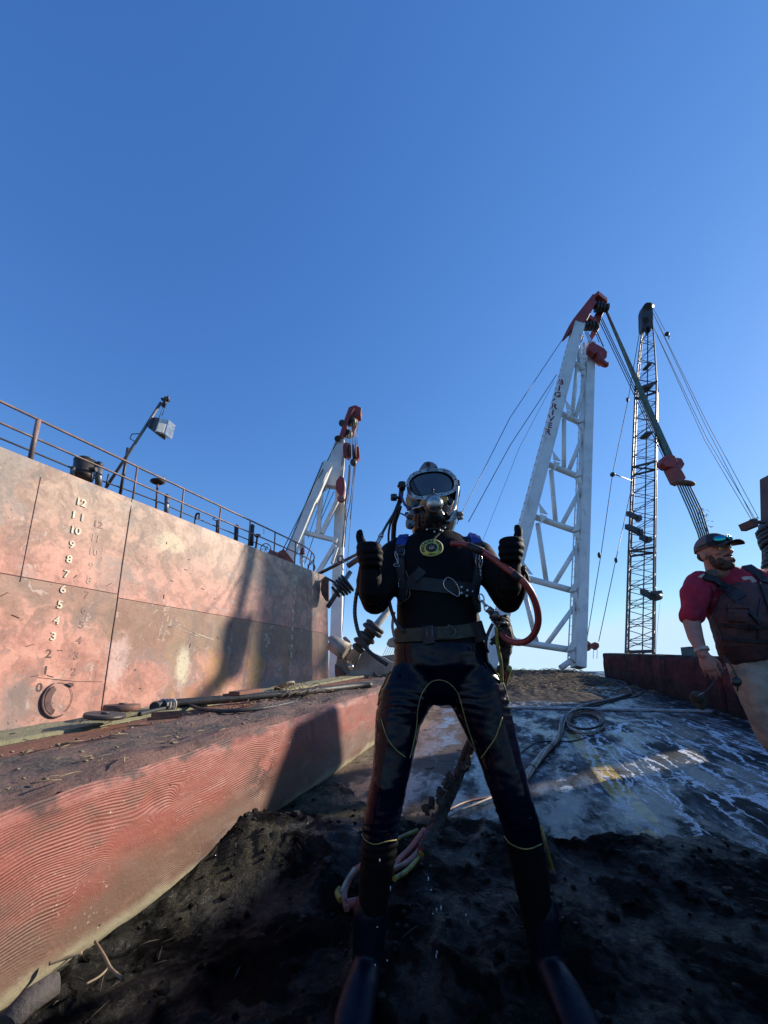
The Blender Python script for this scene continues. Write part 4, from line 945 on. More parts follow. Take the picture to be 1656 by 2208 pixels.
# lettering
fp = LB + ln * .565*KC
def on_leg(px, py):
    d = ray(px, py); o_ = Vector((0, 0, CAMH)); t_ = (fp - o_).dot(ln) / d.dot(ln); return o_ + d * t_
for ch, x, y in (('B', 1209.5, 824), ('I', 1206, 837.5), ('G', 1202.5, 851), ('R', 1195, 876), ('I', 1192, 889.5), ('V', 1188.5, 903), ('E', 1185, 917), ('R', 1181.5, 931)):
    q = on_leg(x, y); e = on_leg(x, y - 5); w_ = on_leg(x + 5, y + 1)
    text_obj('letter', ch, .76*KC, .012*KC, q, w_ - q, e - q, 'letter_red', c1)
b = MB(); b.prism([on_leg(1191, 863), on_leg(1197, 857), on_leg(1198, 860), on_leg(1192, 865)], ln * .02*KC); b.build('mark', 'wire', c1)
# head
b = MB(); ppoly(b, [(1278, 634), (1282, 633), (1285, 652), (1266, 690), (1257, 698), (1232, 712), (1221, 724), (1218, 721), (1228, 700), (1237, 686)], 30.6, .7*KC); b.build('head_plate', 'red_paint', c1, .03)
b = MB(); ppoly(b, [(1296, 653), (1304, 647), (1306, 667), (1298, 681), (1292, 708), (1285, 720), (1279, 712), (1287, 690), (1283, 680)], 31.4, .7*KC); b.build('head_plate', 'red_paint', c1, .03)
b = MB(); b.beam(W(1280, 640, 31), W(1300, 656, 31.6), 1.0*KC, .5*KC); b.beam(W(1262, 684, 31), W(1286, 702, 31.6), .6*KC, .5*KC); b.build('cross_head', 'red_paint', c1, .03)
for x, y, r in ((1296, 664, 9), (1284, 658, 8), (1272, 703, 10)):
    q = W(x, y, 31); rr = r * mpp(x, y, 31)
    for k in range(4): b = MB(); b.tube([q + Vector((-.5 + k * .3, 0, 0))*KC, q + Vector((-.4 + k * .3, 0, 0))*KC, q + Vector((-.3 + k * .3, 0, 0))*KC], [rr, rr * .85, rr], 18); b.build('sheave', 'dark_steel', c1)
b = MB(); ppoly(b, [(1250, 722), (1259, 724), (1257, 732), (1249, 734)], 31, .4*KC); b.build('lug', 'red_paint', c1, .02)
# running wires of this crane
b = MB()
for dx in (0, 2, 4): wire(b, [(1262 + dx * 1.4, 716, 31), (1272 + dx * 2, 742, 30.6)], 1.6, 4)
wire(b, [(1283, 715, 31), (1292, 738, 30.6)], 1.8, 4); wire(b, [(1287, 715, 31), (1301, 747, 30.6)], 3, 4); b.build('hoist_wires', 'wire', c1)
b = MB(); wire(b, [(1218, 724, 31), (1100, 900, 26), (1000, 1098, 22), (985, 1130, 21)], 1.6, 5); b.build('back_stay', 'wire', c1)
b = MB(); wire(b, [(1200, 808, 30), (1100, 960, 26), (1010, 1125, 22)], 1.7, 5); b.build('back_stay', 'wire', c1)
b = MB(); wire(b, [(1195, 822, 30), (1120, 965, 27), (1047, 1150, 24), (1000, 1260, 23)], .8, 5); b.build('back_stay', 'wire', c1)
hk = thing('hook_block', 'dark red hook block hanging from the head of the lettered white crane', 'hook block', W(1290, 765, 30.4))
b = MB(); ppoly(b, [(1270, 741), (1279, 736), (1288, 742), (1288, 757), (1282, 763), (1270, 753)], 30.0, .6*KC); b.build('cheek', 'red_paint', hk, .04)
b = MB(); ppoly(b, [(1287, 741), (1303, 750), (1310, 758), (1309, 769), (1303, 775), (1294, 768), (1283, 762)], 30.3, .9*KC); b.build('cheek', 'red_paint', hk, .04)
b = MB(); b.tube(spline([W(1289, 764, 30.5), W(1290, 772, 30.5), W(1297, 781, 30.5), (W(1307, 787, 30.5)), W(1310, 783, 30.5)], 5), [k_*KC for k_ in [.32, .32, .33, .34, .34, .33, .33, .33, .32, .32, .30, .28, .26, .25, .24, .22, .2, .18, .16, .14, .12]], 12); b.build('hook', 'red_paint', hk)

W, mpp = _W, _m
# ------------------------------------------------------------------ far sheerleg crane, left
Y2 = 27.0
c2 = thing('sheerleg_crane', 'distant white sheerleg crane with dark red head standing behind the ship end', 'crane', W(700, 1440, Y2))
def pb(b, p0, p1, wpx, Y=Y2, dp=.7):
    a_, c_ = W(*p0, Y), W(*p1, Y); b.beam(a_, c_, wpx * mpp(*p0, Y), dp, sideX, (wpx * mpp(*p1, Y)) / (wpx * mpp(*p0, Y)))
b = MB(); pb(b, (622, 1210), (708, 1000), 16, Y2 - .8); b.build('boom_leg', 'white_paint', c2, .02)
b = MB()
for i in range(40): q = W(622, 1210, Y2 - .85).lerp(W(708, 1000, Y2 - .85), i / 40) + Vector((-.33, -.3, 0)); b.box(q, (.03, 0, 0), (0, .06, 0), (0, 0, .05))
b.beam(W(622, 1210, Y2 - .85) + Vector((-.33, -.28, 0)), W(708, 1000, Y2 - .85) + Vector((-.33, -.28, 0)), .03, .05); b.build('flange', 'dark_steel', c2)
b = MB(); pb(b, (719, 1480), (735, 1040), 20, Y2 + .8); pb(b, (733, 1420), (741, 1060), 6, Y2 + .6); b.build('boom_leg', 'white_paint', c2, .02)
b = MB(); ppoly(b, [(732, 940), (742, 944), (742, 1000), (737, 1050), (704, 1044), (700, 1050), (690, 1050), (703, 1000), (722, 952)], Y2, .7); b.build('web_plate', 'white_paint', c2, .02)
for p0, p1, w in (((693, 1050), (686, 1152), 9), ((730, 1075), (694, 1150), 8), ((655, 1148), (727, 1166), 8), ((722, 1175), (683, 1240), 8), ((652, 1150), (651, 1215), 8), ((727, 1180), (716, 1215), 6)):
    b = MB(); pb(b, p0, p1, w, Y2, .4); b.build('brace', 'white_paint', c2)
b = MB(); ppoly(b, [(742, 905), (752, 878), (756, 876), (764, 880), (752, 905), (744, 935), (735, 942), (732, 938)], Y2 - .3, .4); ppoly(b, [(764, 874), (779, 880), (781, 890), (772, 906), (764, 935), (758, 938), (760, 905)], Y2 + .5, .4); b.build('head', 'red_paint', c2, .02)
b = MB(); ppoly(b, [(756, 876), (766, 873), (779, 879), (778, 895), (758, 900), (752, 895)], Y2, .7); b.build('crown', 'red_paint', c2, .02)
b = MB(); b.tube([W(753, 908, Y2 - .1), W(762, 910, Y2 + .5)], .38, 16); b.tube([W(737, 912, Y2 - .3), W(741, 914, Y2)], .25, 12); b.tube([W(727, 946, Y2 - .3), W(731, 945, Y2)], .22, 12); b.tube([W(748, 935, Y2 - .1), W(753, 937, Y2 + .3)], .32, 12); b.build('sheaves', 'dark_steel', c2)
b = MB()
for i in range(9): wire(b, [(745 + i * 3.4, 905 + (i % 3), Y2 - .2), (743 + i * 3.3, 965, Y2 - .3)], 1.2, 4)
for i in range(4): wire(b, [(738 + i * 2.4, 985, Y2 - .4), (734 + i * 2.6, 1030, Y2 - .5)], 1.0, 4)
b.build('hoist_wires', 'wire', c2)
b = MB(); wire(b, [(765, 992, Y2 - .4), (756, 1080, Y2 - .6), (747, 1120, Y2), (742, 1180, Y2)], 2, 5); wire(b, [(768, 990, Y2 - .4), (755, 1120, Y2)], 1.6, 5); wire(b, [(766, 995, Y2 - .4), (736, 1380, Y2)], 1.2, 5); wire(b, [(725, 955, Y2), (610, 1185, Y2 - 4)], 2.0, 5); wire(b, [(712, 1050, Y2), (657, 1215, Y2)], 1.6, 5); wire(b, [(702, 1047, Y2), (664, 1160, Y2)], 1.4, 5); wire(b, [(720, 1060, Y2), (690, 1125, Y2)], 1.6, 5); b.build('stay_wires', 'wire', c2)
b = MB(); wire(b, [(754, 1003, Y2 - .6), (751, 1045, Y2 - .6), (744, 1090, Y2 - .6), (743, 1130, Y2 - .6), (738, 1180, Y2 - .6)], 4, 6); wire(b, [(758, 1003, Y2 - .6), (748, 1100, Y2 - .6), (737, 1180, Y2 - .6)], 2, 6); b.build('rope_sling', 'hose_tan', c2)
hk = thing('hook_block', 'wide dark red sheave block hanging high on the distant left crane', 'hook block', W(756, 985, Y2 - .4))
b = MB()
ppoly(b, [(739, 962), (742, 954), (754, 955), (757, 980), (752, 988), (740, 982)], Y2 - .5, .35); ppoly(b, [(764, 965), (774, 962), (776, 985), (768, 994), (763, 990)], Y2 - .3, .35); b.build('cheek', 'red_paint', hk, .02)
b = MB()
for i in range(4): b.tube([W(748 + i * 6, 973, Y2 - .4), W(750.5 + i * 6, 973, Y2 - .4)], .5, 16)
b.build('sheaves', 'rust', hk)
b = MB(); b.ball(W(762, 997, Y2 - .4), (.25, .2, .3)); b.build('swivel', 'dark_steel', hk)
hk = thing('hook_block', 'small dark red hook block with shiny ball below the wide block of the left crane', 'hook block', W(736, 1060, Y2 - .8))
b = MB(); ppoly(b, [(725, 1036), (733, 1025), (742, 1030), (744, 1050), (741, 1068), (732, 1068), (723, 1052)], Y2 - .9, .45); b.build('cheek', 'red_paint', hk, .03)
b = MB(); b.ball(W(736, 1075, Y2 - .7), .30); b.build('ball', 'brick_red', hk)
b = MB(); b.tube([W(736, 1075, Y2 - .95), W(736, 1075, Y2 - 1.05)], .17, 12); b.build('pin', 'bright_steel', hk)

# ------------------------------------------------------------------ lattice boom crane
Y3 = 44.0
c3 = thing('lattice_crane', 'tall dark lattice boom crane standing right of the lettered crane', 'crane', W(1380, 1425, Y3))
axis = [((1345, 1415), 1420), ((1352, 1417), 1190), ((1360, 1419), 1010), ((1367, 1421), 842), ((1376, 1415), 760), ((1385, 1409), 700)]
def cen(k):                                 # axis centre and half width at picture row
    for i in range(len(axis) - 1):
        (xa, ya), (xb, yb) = (axis[i][0], axis[i][1]), (axis[i + 1][0], axis[i + 1][1])
        if yb <= k <= ya:
            t_ = (ya - k) / (ya - yb); l_ = xa[0] + (xb[0] - xa[0]) * t_; r_ = xa[1] + (xb[1] - xa[1]) * t_
            return (l_ + r_) / 2, (r_ - l_) / 2
rows = [1420 - i * 20.6 for i in range(36)]; rows[-1] = 700
def Yrow(k): return Y3 + (1420 - k) * .006
phi = R(9); lev = []
for k in rows:
    cx, hw = cen(k); Yr = Yrow(k); c_ = W(cx, k, Yr); rr = hw * mpp(cx, k, Yr)
    lev.append([c_ + Vector((rr * math.cos(phi + q * math.pi / 2), rr * math.sin(phi + q * math.pi / 2), 0)) for q in range(4)])
b = MB()
for q in range(4): b.tube([l_[q] for l_ in lev], [.105 if r > 842 else .08 for r in rows], 6)
b.build('chords', 'lattice', c3)
b = MB()
for i in range(len(lev) - 1):
    for q in range(4):
        a_, c_ = lev[i], lev[i + 1]; n_ = (q + 1) % 4
        b.tube([a_[q], c_[n_]], .042, 4, False) if (i + q) % 2 else b.tube([a_[n_], c_[q]], .042, 4, False)
        b.tube([a_[q].lerp(c_[q], .5), a_[n_].lerp(c_[n_], .5)] if i % 2 else [a_[q], a_[n_]], .03, 4, False)
b.build('lacing', 'lattice', c3)
for k in (842, 1010, 1190, 1405):
    cx, hw = cen(min(k, 1420)); Yr = Yrow(k); c_ = W(cx, k, Yr); rr = hw * mpp(cx, k, Yr)
    P = [c_ + Vector((rr * math.cos(phi + q * math.pi / 2), rr * math.sin(phi + q * math.pi / 2), 0)) for q in range(4)]
    b = MB()
    for q in range(4): b.beam(P[q], P[(q + 1) % 4], .22, .22)
    b.beam(P[0], P[2], .15, .15); b.build('section_frame', 'lattice', c3)
b = MB(); Yt = Yrow(680)
ppoly(b, [(1386, 706), (1385, 668), (1388, 658), (1394, 652), (1404, 652), (1408, 664), (1409, 704), (1403, 712), (1398, 700), (1392, 712)], Yt - .5, 1.0); b.build('boom_head', 'lattice', c3, .04)
b = MB(); b.tube([W(1395, 661, Yt - .7), W(1402, 661, Yt + .7)], .5, 16); b.tube([W(1392, 690, Yt - .7), W(1398, 690, Yt + .7)], .4, 16); b.build('sheave', 'dark_steel', c3)
b = MB(); wire(b, [(1397, 700, Yt), (1396, 842, Yrow(842)), (1385, 1415, Y3)], 2.4, 5); b.build('ladder_line', 'lattice', c3)
for (x, y, w_) in ((1392, 838, 11), (1394, 938, 9), (1396, 790, 5)): b = MB(); b.box(W(x, y, Yrow(y) - 1), (w_ * mpp(x, y, Y3), 0, 0), (0, .6, 0), (.1, 0, 4 * mpp(x, y, Y3) * .7)); b.build('platform', 'lattice', c3)
for (x0, y0, x1, y1, h) in ((1355, 1107, 1377, 1118, 4), (1352, 1135, 1380, 1148, 7), (1383, 1158, 1398, 1164, 5), (1385, 1275, 1408, 1288, 6)):
    b = MB(); b.beam(W(x0, y0, Y3 - 1.8), W(x1, y1, Y3 - 1.8), h * .045, .6); b.beam(W(x0, y0 - 4, Y3 - 1.8), W(x0, y0 + 6, Y3 - 1.8), .2, .4); b.box(W(x1, y1, Y3 - 1.8), (.2, 0, 0), (0, .3, 0), (0, 0, .28)); b.build('fairlead', 'lattice', c3)
b = MB(); b.tube([W(1411, 1288, Y3 - 2), W(1424, 1286, Y3 - 2)], [9 * .048, 7 * .048], 18); b.beam(W(1405, 1279, Y3 - 2), W(1427, 1277, Y3 - 2), .2, .4); b.build('floodlamp', 'lattice', c3)
b = MB(); wire(b, [(1386, 675, Yt), (1355, 860, Y3 - 3), (1321, 1022, Y3 - 6), (1296, 1195, Y3 - 7), (1262, 1400, Y3 - 8)], 1.6, 5); b.ball(W(1353, 862, Y3 - 3), (.15, .15, .3)); b.ball(W(1292, 1197, Y3 - 7), (.15, .15, .3)); b.build('pendant', 'wire', c3)
b = MB(); wire(b, [(1360, 1060, Y3), (1328, 1207, Y3 - 4), (1291, 1383, Y3 - 7)], 1.6, 5); b.ball(W(1328, 1208, Y3 - 4), (.15, .15, .3)); b.build('pendant', 'wire', c3)
b = MB(); wire(b, [(1321, 1021, Y3 - 6), (1360, 1036, Y3 - 2)], 2.2, 5); b.ball(W(1321, 1023, Y3 - 6), .25); b.build('spreader', 'wire', c3)
for pts in ([(1407, 672, Yt), (1520, 915, 34), (1626, 1122, 26)], [(1409, 705, Yt), (1520, 950, 34), (1621, 1122, 26)], [(1407, 672, Yt), (1525, 912, 34), (1636, 1118, 26)], [(1409, 705, Yt), (1525, 946, 34), (1629, 1120, 26)]):
    b = MB(); wire(b, pts, 1.1, 4); b.build('pendant', 'wire_grey', c3)
b = MB(); wire(b, [(1424, 1290, Y3 - 2), (1418, 1350, Y3 - 2), (1412, 1440, Y3 - 2)], .6, 4); b.build('tag_line', 'wire', c3)
o = thing('headache_ball', 'small black ball hook hanging on a wire beside the lattice boom top', 'ball hook', W(1438, 721, Yt - 1))
b = MB(); b.ball(W(1438, 720, Yt - 1), .30); b.build('ball', 'dark_steel', o)
b = MB(); wire(b, [(1407, 662, Yt), (1434, 713, Yt - 1)], 1, 4); b.build('wire', 'wire', o)
b = MB(); b.tube(spline([W(1440, 724, Yt - 1), W(1444, 727, Yt - 1), W(1441, 730, Yt - 1)], 4), .07, 6); b.build('hook', 'dark_steel', o)
o = thing('wire_connector', 'brick-red knuckle connector at the bottom of the pendant wires above the timber', 'connector', W(1278, 1395, 26))
b = MB(); ppoly(b, [(1264, 1386), (1268, 1381), (1276, 1388), (1284, 1384), (1292, 1387), (1293, 1395), (1286, 1402), (1278, 1397), (1270, 1404), (1264, 1400)], 26, .25); b.build('plate', 'brick_red', o, .04)
b = MB(); b.tube([W(1270, 1393, 25.9), W(1270, 1393, 26.3)], .11, 10); b.tube([W(1287, 1393, 25.9), W(1287, 1393, 26.3)], .11, 10); wire(b, [(1280, 1400, 26), (1279, 1420, 26)], 1); wire(b, [(1288, 1400, 26), (1287, 1420, 26)], 1); b.build('pin', 'rust', o)

# green hoist bundle, red block and fan of slings
gl = thing('hoist_tackle', 'thick green hoist line with dark wires slanting from the lettered crane to a red block', 'hoist', W(1450, 1000, 21))
b = MB(); b.prism([W(1303, 655, 21.4), W(1311, 672, 21.4), W(1441, 990, 21.2), W(1452, 983, 21.2)], (.02, .2, 0)); b.build('line', 'green_rope', gl)
b = MB()
for dx, dy in ((0, 0), (4, -2), (7, -4)): wire(b, [(1291 + dx, 690 + dy, 21.4), (1362 + dx, 840 + dy, 21.4), (1432 + dx, 990, 21.3)], 1.7, 5)
b.build('wires', 'wire', gl)
b = MB()
for i in range(5): b.ball(W(1430 + i * 2.2, 958 + i * 6, 21.3), (.07, .06, .05), 8, 5)
b.build('clamps', 'dark_steel', gl)
o = thing('tackle_block', 'heavy brick-red block and shackle at the end of the green hoist line', 'tackle block', W(1455, 1015, 21))
b = MB(); ppoly(b, [(1430, 985), (1440, 980), (1455, 982), (1461, 995), (1455, 1006), (1438, 1006), (1428, 998)], 20.9, .5); ppoly(b, [(1456, 986), (1470, 988), (1477, 1000), (1470, 1012), (1460, 1008)], 21.1, .5); b.build('cheek', 'red_paint', o, .02)
b = MB(); ppoly(b, [(1443, 1004), (1463, 1000), (1476, 1022), (1480, 1030), (1470, 1040), (1459, 1036), (1450, 1018)], 21.0, .55); b.build('hook', 'red_paint', o, .03)
b = MB(); q = W(1475, 1041, 20.8); b.tube([q + Vector((19 * .0232 * math.cos(a), .28 * math.sin(a), 5 * .0232 * math.sin(a) - .08 * math.cos(a))) for a in [i * math.pi / 9 for i in range(18)]], .12, 8, closed=True); b.build('ring', 'rust', o)
o = thing('sling', 'fan of thick slings running from the red block down behind the man with the cap', 'sling', W(1515, 1140, 18.6))
for i in range(6):
    b = MB(); wire(b, [(1461 + i * 5.2, 1046, 20.8), (1485 + i * 5.6, 1100, 19.8), (1505 + i * 4.6, 1150, 19.0), (1515 + i * 5, 1190, 18.4)], 3.0, 6); b.build('sling_leg', 'strap_olive' if i % 3 else 'green_rope', o)
b = MB()
for i in range(26):
    q = W(1496 + i % 6 * 5 + i * .7, 1090 + i * 2, 19.6); b.tube(spline([q, q + Vector((random.uniform(-.1, .1), 0, random.uniform(-.1, .1))), q + Vector((random.uniform(-.2, .2), 0, -random.uniform(.0, .2)))], 3), .012, 4)
b.build('frayed_yarn', 'hose_yellow', o)

# steel pile with rope coils at the right edge
Yq = 7.3; r_ = .40
pa = W(1643, 1020, Yq) + Vector((r_ * 1.03 + .30, 0, 0)); pb_ = W(1650, 1300, Yq) + Vector((r_ * 1.03 + .30, 0, 0)); pdn = (pb_ - pa).normalized()
def pax(z): return pa + pdn * ((z - pa.z) / pdn.z)
foot_ = pax(-1.55); pl = thing('steel_pile', 'dark red steel pile standing at the right edge, above the man\'s shoulder', 'pile', foot_)
b = MB(); b.beam(foot_, pa, 2 * r_, 2 * r_, Vector((1, 0, 0))); b.build('column', 'pile_steel', pl, .02)
b = MB(); ppoly(b, [(1617, 1121), (1634, 1118), (1636, 1135), (1624, 1135)], Yq - .45, .25); wire(b, [(1616, 1121, Yq - .45), (1634, 1116, Yq - .45)], 2); wire(b, [(1632, 1126, Yq - .4), (1650, 1126, Yq - .4)], 8); b.build('bracket', 'pile_steel', pl)
zs = W(1650, 1140, Yq).z; ze = W(1650, 1235, Yq).z
co = thing('rope_coil', 'thick dark rope wound round the steel pile behind the man', 'rope', pax(ze))
pu = Vector((1, 0, 0)); pu = (pu - pdn * pu.dot(pdn)).normalized(); pv = pdn.cross(pu)
b = MB(); P = []; NT_ = 10
for i in range(NT_ * 20 + 1):
    a = i / 20 * 2 * math.pi; k = i / (NT_ * 20); rr = .575 + .035 * math.sin(k * 9) + .03 * noise.noise(Vector((i * .05, 0, 0))) - .10 * k
    P.append(pax(zs + (ze - zs) * k) + (pu * math.cos(a) + pv * math.sin(a)) * rr)
b.tube(P, .05, 8); b.build('coil', 'rubber', co)
b = MB(); b.tube([pax(zs + .10), pax(zs - .06)], .60, 28); b.tube([pax(zs - .05), pax(ze - 1.0)], [.52, .44], 28); b.build('wrap', 'rubber', co)
sd_ = Vector((math.sin(R(SUN_AZ)), math.cos(R(SUN_AZ)), 0)); pd_ = Vector((-sd_.y, sd_.x, 0))
rgx = thing('shade_tower', 'tall dark three-column tower added unseen far beyond the right edge to shade the hull', 'tower', sd_ * 60 + pd_ * 15 + Vector((0, 0, -1.6)))  # tower added out of view; its columns cast soft shade bands on the hull
for c0_, c1_ in ((13.35, 14.6), (15.0, 15.7), (16.0, 16.7)):
    q0_ = sd_ * 60 + pd_ * (c0_ + c1_) / 2; b = MB(); b.beam(q0_ + Vector((0, 0, -1.6)), q0_ + Vector((0, 0, 37)), c1_ - c0_, .9, pd_); b.build('column', 'pile_steel', rgx, .03)
for z_ in (3, 12, 20, 27, 35):
    b = MB(); b.beam(sd_ * 60 + pd_ * 14.0 + Vector((0, 0, z_)), sd_ * 60 + pd_ * 16.3 + Vector((0, 0, z_ + .6)), .5, .5); b.build('brace', 'pile_steel', rgx)
# unseen house shape added beyond the right edge to throw shade over deck
hs = thing('shade_house', 'grey steel house shape added unseen beyond the right edge to shade the deck', 'shade blocker', (9.2, 6.5, -1.5))
X0, X1_, Ya, Yb, ZH = 7.75, 11.5, -1.0, 6.35, CAMH + 3.15
b = MB(); b.prism([(X0, Ya, -1.5), (X1_, Ya, -1.5), (X1_, Yb, -1.5), (X0, Yb, -1.5)], (0, 0, ZH + 1.5)); b.build('wall', 'grey_metal', hs, .02)
b = MB(); b.prism([(X0 - .15, Ya - .15, ZH + .003), (X1_ + .15, Ya - .15, ZH + .003), (X1_ + .15, Yb + .15, ZH + .003), (X0 - .15, Yb + .15, ZH + .003)], (0, 0, .08)); b.build('roof', 'dark_steel', hs)
b = MB(); b.prism([(12.0, 9.8, -1.5), (13.2, 9.8, -1.5), (13.2, 12.4, -1.5), (12.0, 12.4, -1.5)], (0, 0, 1.5 + CAMH + 4.6)); b.build('shade_block', 'grey_metal', hs, .02)  # second block added there, tall enough to shade the farther deck
for yy in (1.2, 3.4):  # windows and door only dress the added house shape
    b = MB(); b.box((X0 - .02, yy, 2.6), (.02, 0, 0), (0, .45, 0), (0, 0, .35)); f = b.build('window', 'dark_steel', hs); b = MB(); b.box((X0 - .045, yy, 2.6), (.01, 0, 0), (0, .38, 0), (0, 0, .28)); b.build('pane', 'glass', f)
b = MB(); b.box((X0 - .02, 5.6, 1.4), (.02, 0, 0), (0, .42, 0), (0, 0, 1.0)); f = b.build('door', 'rust', hs); b = MB(); b.ball((X0 - .07, 5.25, 1.4), .04); b.build('handle', 'bright_steel', f)
# ------------------------------------------------------------------ the diver
def rg(px, py, Y, hw, ry): return (W(px, py, Y), hw * mpp(px, py, Y), ry)
b = MB()
b.loft([rg(952, 1462, 1.61, 60, .105), rg(952, 1436, 1.61, 102, .12), rg(950, 1400, 1.61, 101, .118), rg(946, 1365, 1.61, 94, .112), rg(943, 1320, 1.61, 88, .108), rg(943, 1270, 1.61, 88, .112), rg(942, 1225, 1.62, 91, .118), rg(938, 1190, 1.63, 88, .11), rg(936, 1168, 1.64, 66, .085), rg(935, 1150, 1.65, 36, .06), rg(935, 1125, 1.66, 32, .058)], 28)
b.loft([rg(896, 1455, 1.62, 56, .105), rg(872, 1510, 1.60, 57, .10), rg(858, 1555, 1.59, 50, .092), rg(850, 1620, 1.57, 44, .082), rg(838, 1693, 1.55, 39, .074), rg(823, 1766, 1.56, 40, .070), rg(816, 1839, 1.60, 38, .070), rg(807, 1912, 1.64, 34, .060), rg(799, 1990, 1.67, 30, .050), rg(794, 2060, 1.68, 28, .048), rg(790, 2110, 1.68, 26, .048)], 20)
b.loft([rg(1008, 1455, 1.62, 58, .105), rg(1032, 1505, 1.60, 62, .10), rg(1050, 1555, 1.59, 56, .092), rg(1074, 1620, 1.57, 46, .082), rg(1095, 1693, 1.55, 43, .074), rg(1120, 1766, 1.56, 41, .070), rg(1134, 1839, 1.60, 39, .070), rg(1148, 1912, 1.64, 37, .060), rg(1162, 1990, 1.67, 33, .050), rg(1174, 2060, 1.69, 30, .048), rg(1181, 2110, 1.69, 28, .048)], 20)
b.loft([rg(868, 1188, 1.64, 34, .062), rg(848, 1196, 1.62, 31, .058), rg(836, 1235, 1.60, 30, .054), rg(824, 1275, 1.575, 29, .052), rg(812, 1298, 1.555, 27, .048)], 16)
b.loft([rg(808, 1300, 1.56, 27, .048), rg(795, 1275, 1.50, 26, .045), rg(791, 1250, 1.455, 24, .040), rg(793, 1222, 1.42, 19, .032)], 16)
b.loft([rg(1012, 1186, 1.64, 34, .062), rg(1034, 1196, 1.62, 31, .058), rg(1058, 1232, 1.60, 31, .054), rg(1082, 1272, 1.575, 30, .052), rg(1094, 1294, 1.555, 28, .048)], 16)
b.loft([rg(1097, 1297, 1.56, 28, .048), rg(1108, 1272, 1.50, 27, .045), rg(1110, 1248, 1.455, 25, .040), rg(1104, 1220, 1.42, 20, .032)], 16)
foot = Vector((W(950, 1420, 1.63).x, 1.66, D(1.6, 0, -.01).z))
def fold(p):
    zc_ = p.z; kf = 0
    for z0_, sg_, a_ in ((.50, .10, .0035), (.16, .08, .0045), (.95, .06, .003)):
        kf += a_ * math.exp(-((zc_ - z0_) / sg_) ** 2) * math.sin(zc_ * 230 + 5 * noise.noise(Vector((p.x * 9, p.y * 9, p.z * 5)))) * (.5 + noise.noise(Vector((p.x * 12, p.y * 12, p.z * 3))))
    return kf + .0030 * noise.noise(Vector((p.x * 14, p.y * 10, p.z * 20))) + .0012 * noise.noise(Vector((p.x * 30, p.y * 22, p.z * 60)))
dv = remesh(b, 'person', 'neoprene', .0085, 7, None, fold)
dv.data.materials.append(M['wetsuit'])
zb = W(945, 1385, 1.5).z; zk = W(830, 1828, 1.5).z
for p_ in dv.data.polygons:
    if zk < p_.center.z < zb: p_.material_index = 1
tag(dv, 'diver in wet black wetsuit and diving helmet, giving two thumbs up, legs apart', 'person')
bv = BVHTree.FromPolygons([v.co.copy() for v in dv.data.vertices], [tuple(p_.vertices) for p_ in dv.data.polygons])
rebase(dv, foot)
def hit(px, py, off=.004, tree=None):
    d = ray(px, py).normalized(); r_ = (tree or bv).ray_cast(Vector((0, 0, CAMH)), d)
    if r_[0] is None:                       # just off the edge: nearest surface point
        q = (tree or bv).find_nearest(W(px, py, 1.58)); return q[0] + q[1] * off, q[1]
    return r_[0] + r_[1] * off, r_[1]
def lay(name, pts, wpx, m, parent, th=.006, n=6, tree=None, seg=None):
    """webbing laid over the body surface along a line seen in the photo"""
    P = []
    for i in range(len(pts) - 1):
        for k in range(n): t_ = k / n; P.append((pts[i][0] + (pts[i + 1][0] - pts[i][0]) * t_, pts[i][1] + (pts[i + 1][1] - pts[i][1]) * t_))
    P.append(pts[-1]); H_ = [hit(x, y, .003, tree) for x, y in P]; L_ = [h_[0] for h_ in H_]; b = MB(); vs = []
    for i, (p_, n_) in enumerate(H_):
        d = (L_[min(i + 1, len(L_) - 1)] - L_[max(i - 1, 0)]).normalized(); s_ = d.cross(n_).normalized(); w_ = wpx / 2 * mpp(P[i][0], P[i][1], p_.y)
        vs += [p_ - s_ * w_ - n_ * .004, p_ - s_ * w_ * .96 + n_ * th, p_ + s_ * w_ * .96 + n_ * th, p_ + s_ * w_ - n_ * .004]
    fs = []
    for i in range(len(H_) - 1):
        for k in range(4): a = i * 4; fs.append((a + k, a + (k + 1) % 4, a + 4 + (k + 1) % 4, a + 4 + k))
    fs += [(3, 2, 1, 0), tuple(len(vs) - 4 + k for k in range(4))]
    b.add(vs, fs, False); return b.build(name, m, parent)
def cord(name, pts, wpx, m, parent, off=.002, tree=None, n=6, b=None):
    own = b is None; b = b or MB(); sp = spline([Vector((x, y, 0)) for x, y in pts], n); P = [hit(p_.x, p_.y, off, tree)[0] for p_ in sp]
    b.tube(P, wpx / 2 * mpp(pts[0][0], pts[0][1], P[0].y), 6)
    return b.build(name, m, parent) if own else None
def z2(L): return [(x / 2.733 + 700, y / 2.733 + 1400) for x, y in L]
def z1(L): return [(720 + x / 3.312, 960 + y / 3.312) for x, y in L]
for L in ([(500, 640), (520, 560), (540, 450), (548, 350), (575, 255), (625, 195), (680, 180), (740, 205), (790, 270), (820, 370), (850, 470), (895, 600)], [(335, 410), (370, 520), (420, 590), (475, 635)], [(1045, 400), (1010, 510), (960, 590), (925, 640)], [(1060, 1100), (1100, 1145), (1190, 1175), (1275, 1145)], [(222, 1085), (240, 1120), (290, 1145), (350, 1135), (420, 1120)], [(390, 130), (340, 200), (310, 330)], [(990, 110), (1050, 200), (1085, 320)]):
    cord('suit_piping', z2(L), 2.6, 'piping', dv)
for L in ([(1100, 1175), (1185, 860)][:0], [(290, 900), (300, 990), (330, 1090)], [(1180, 900), (1190, 990), (1210, 1060)], [(1280, 960), (1250, 1080), (1220, 1150)], [(250, 1020), (290, 1110), (330, 1170)]):
    if L: cord('suit_seam', z1(L), 1.6, 'strap_black', dv)
cord('suit_seam', z1([(830, 610), (900, 630), (950, 670), (965, 700)]), 1.6, 'piping', dv)

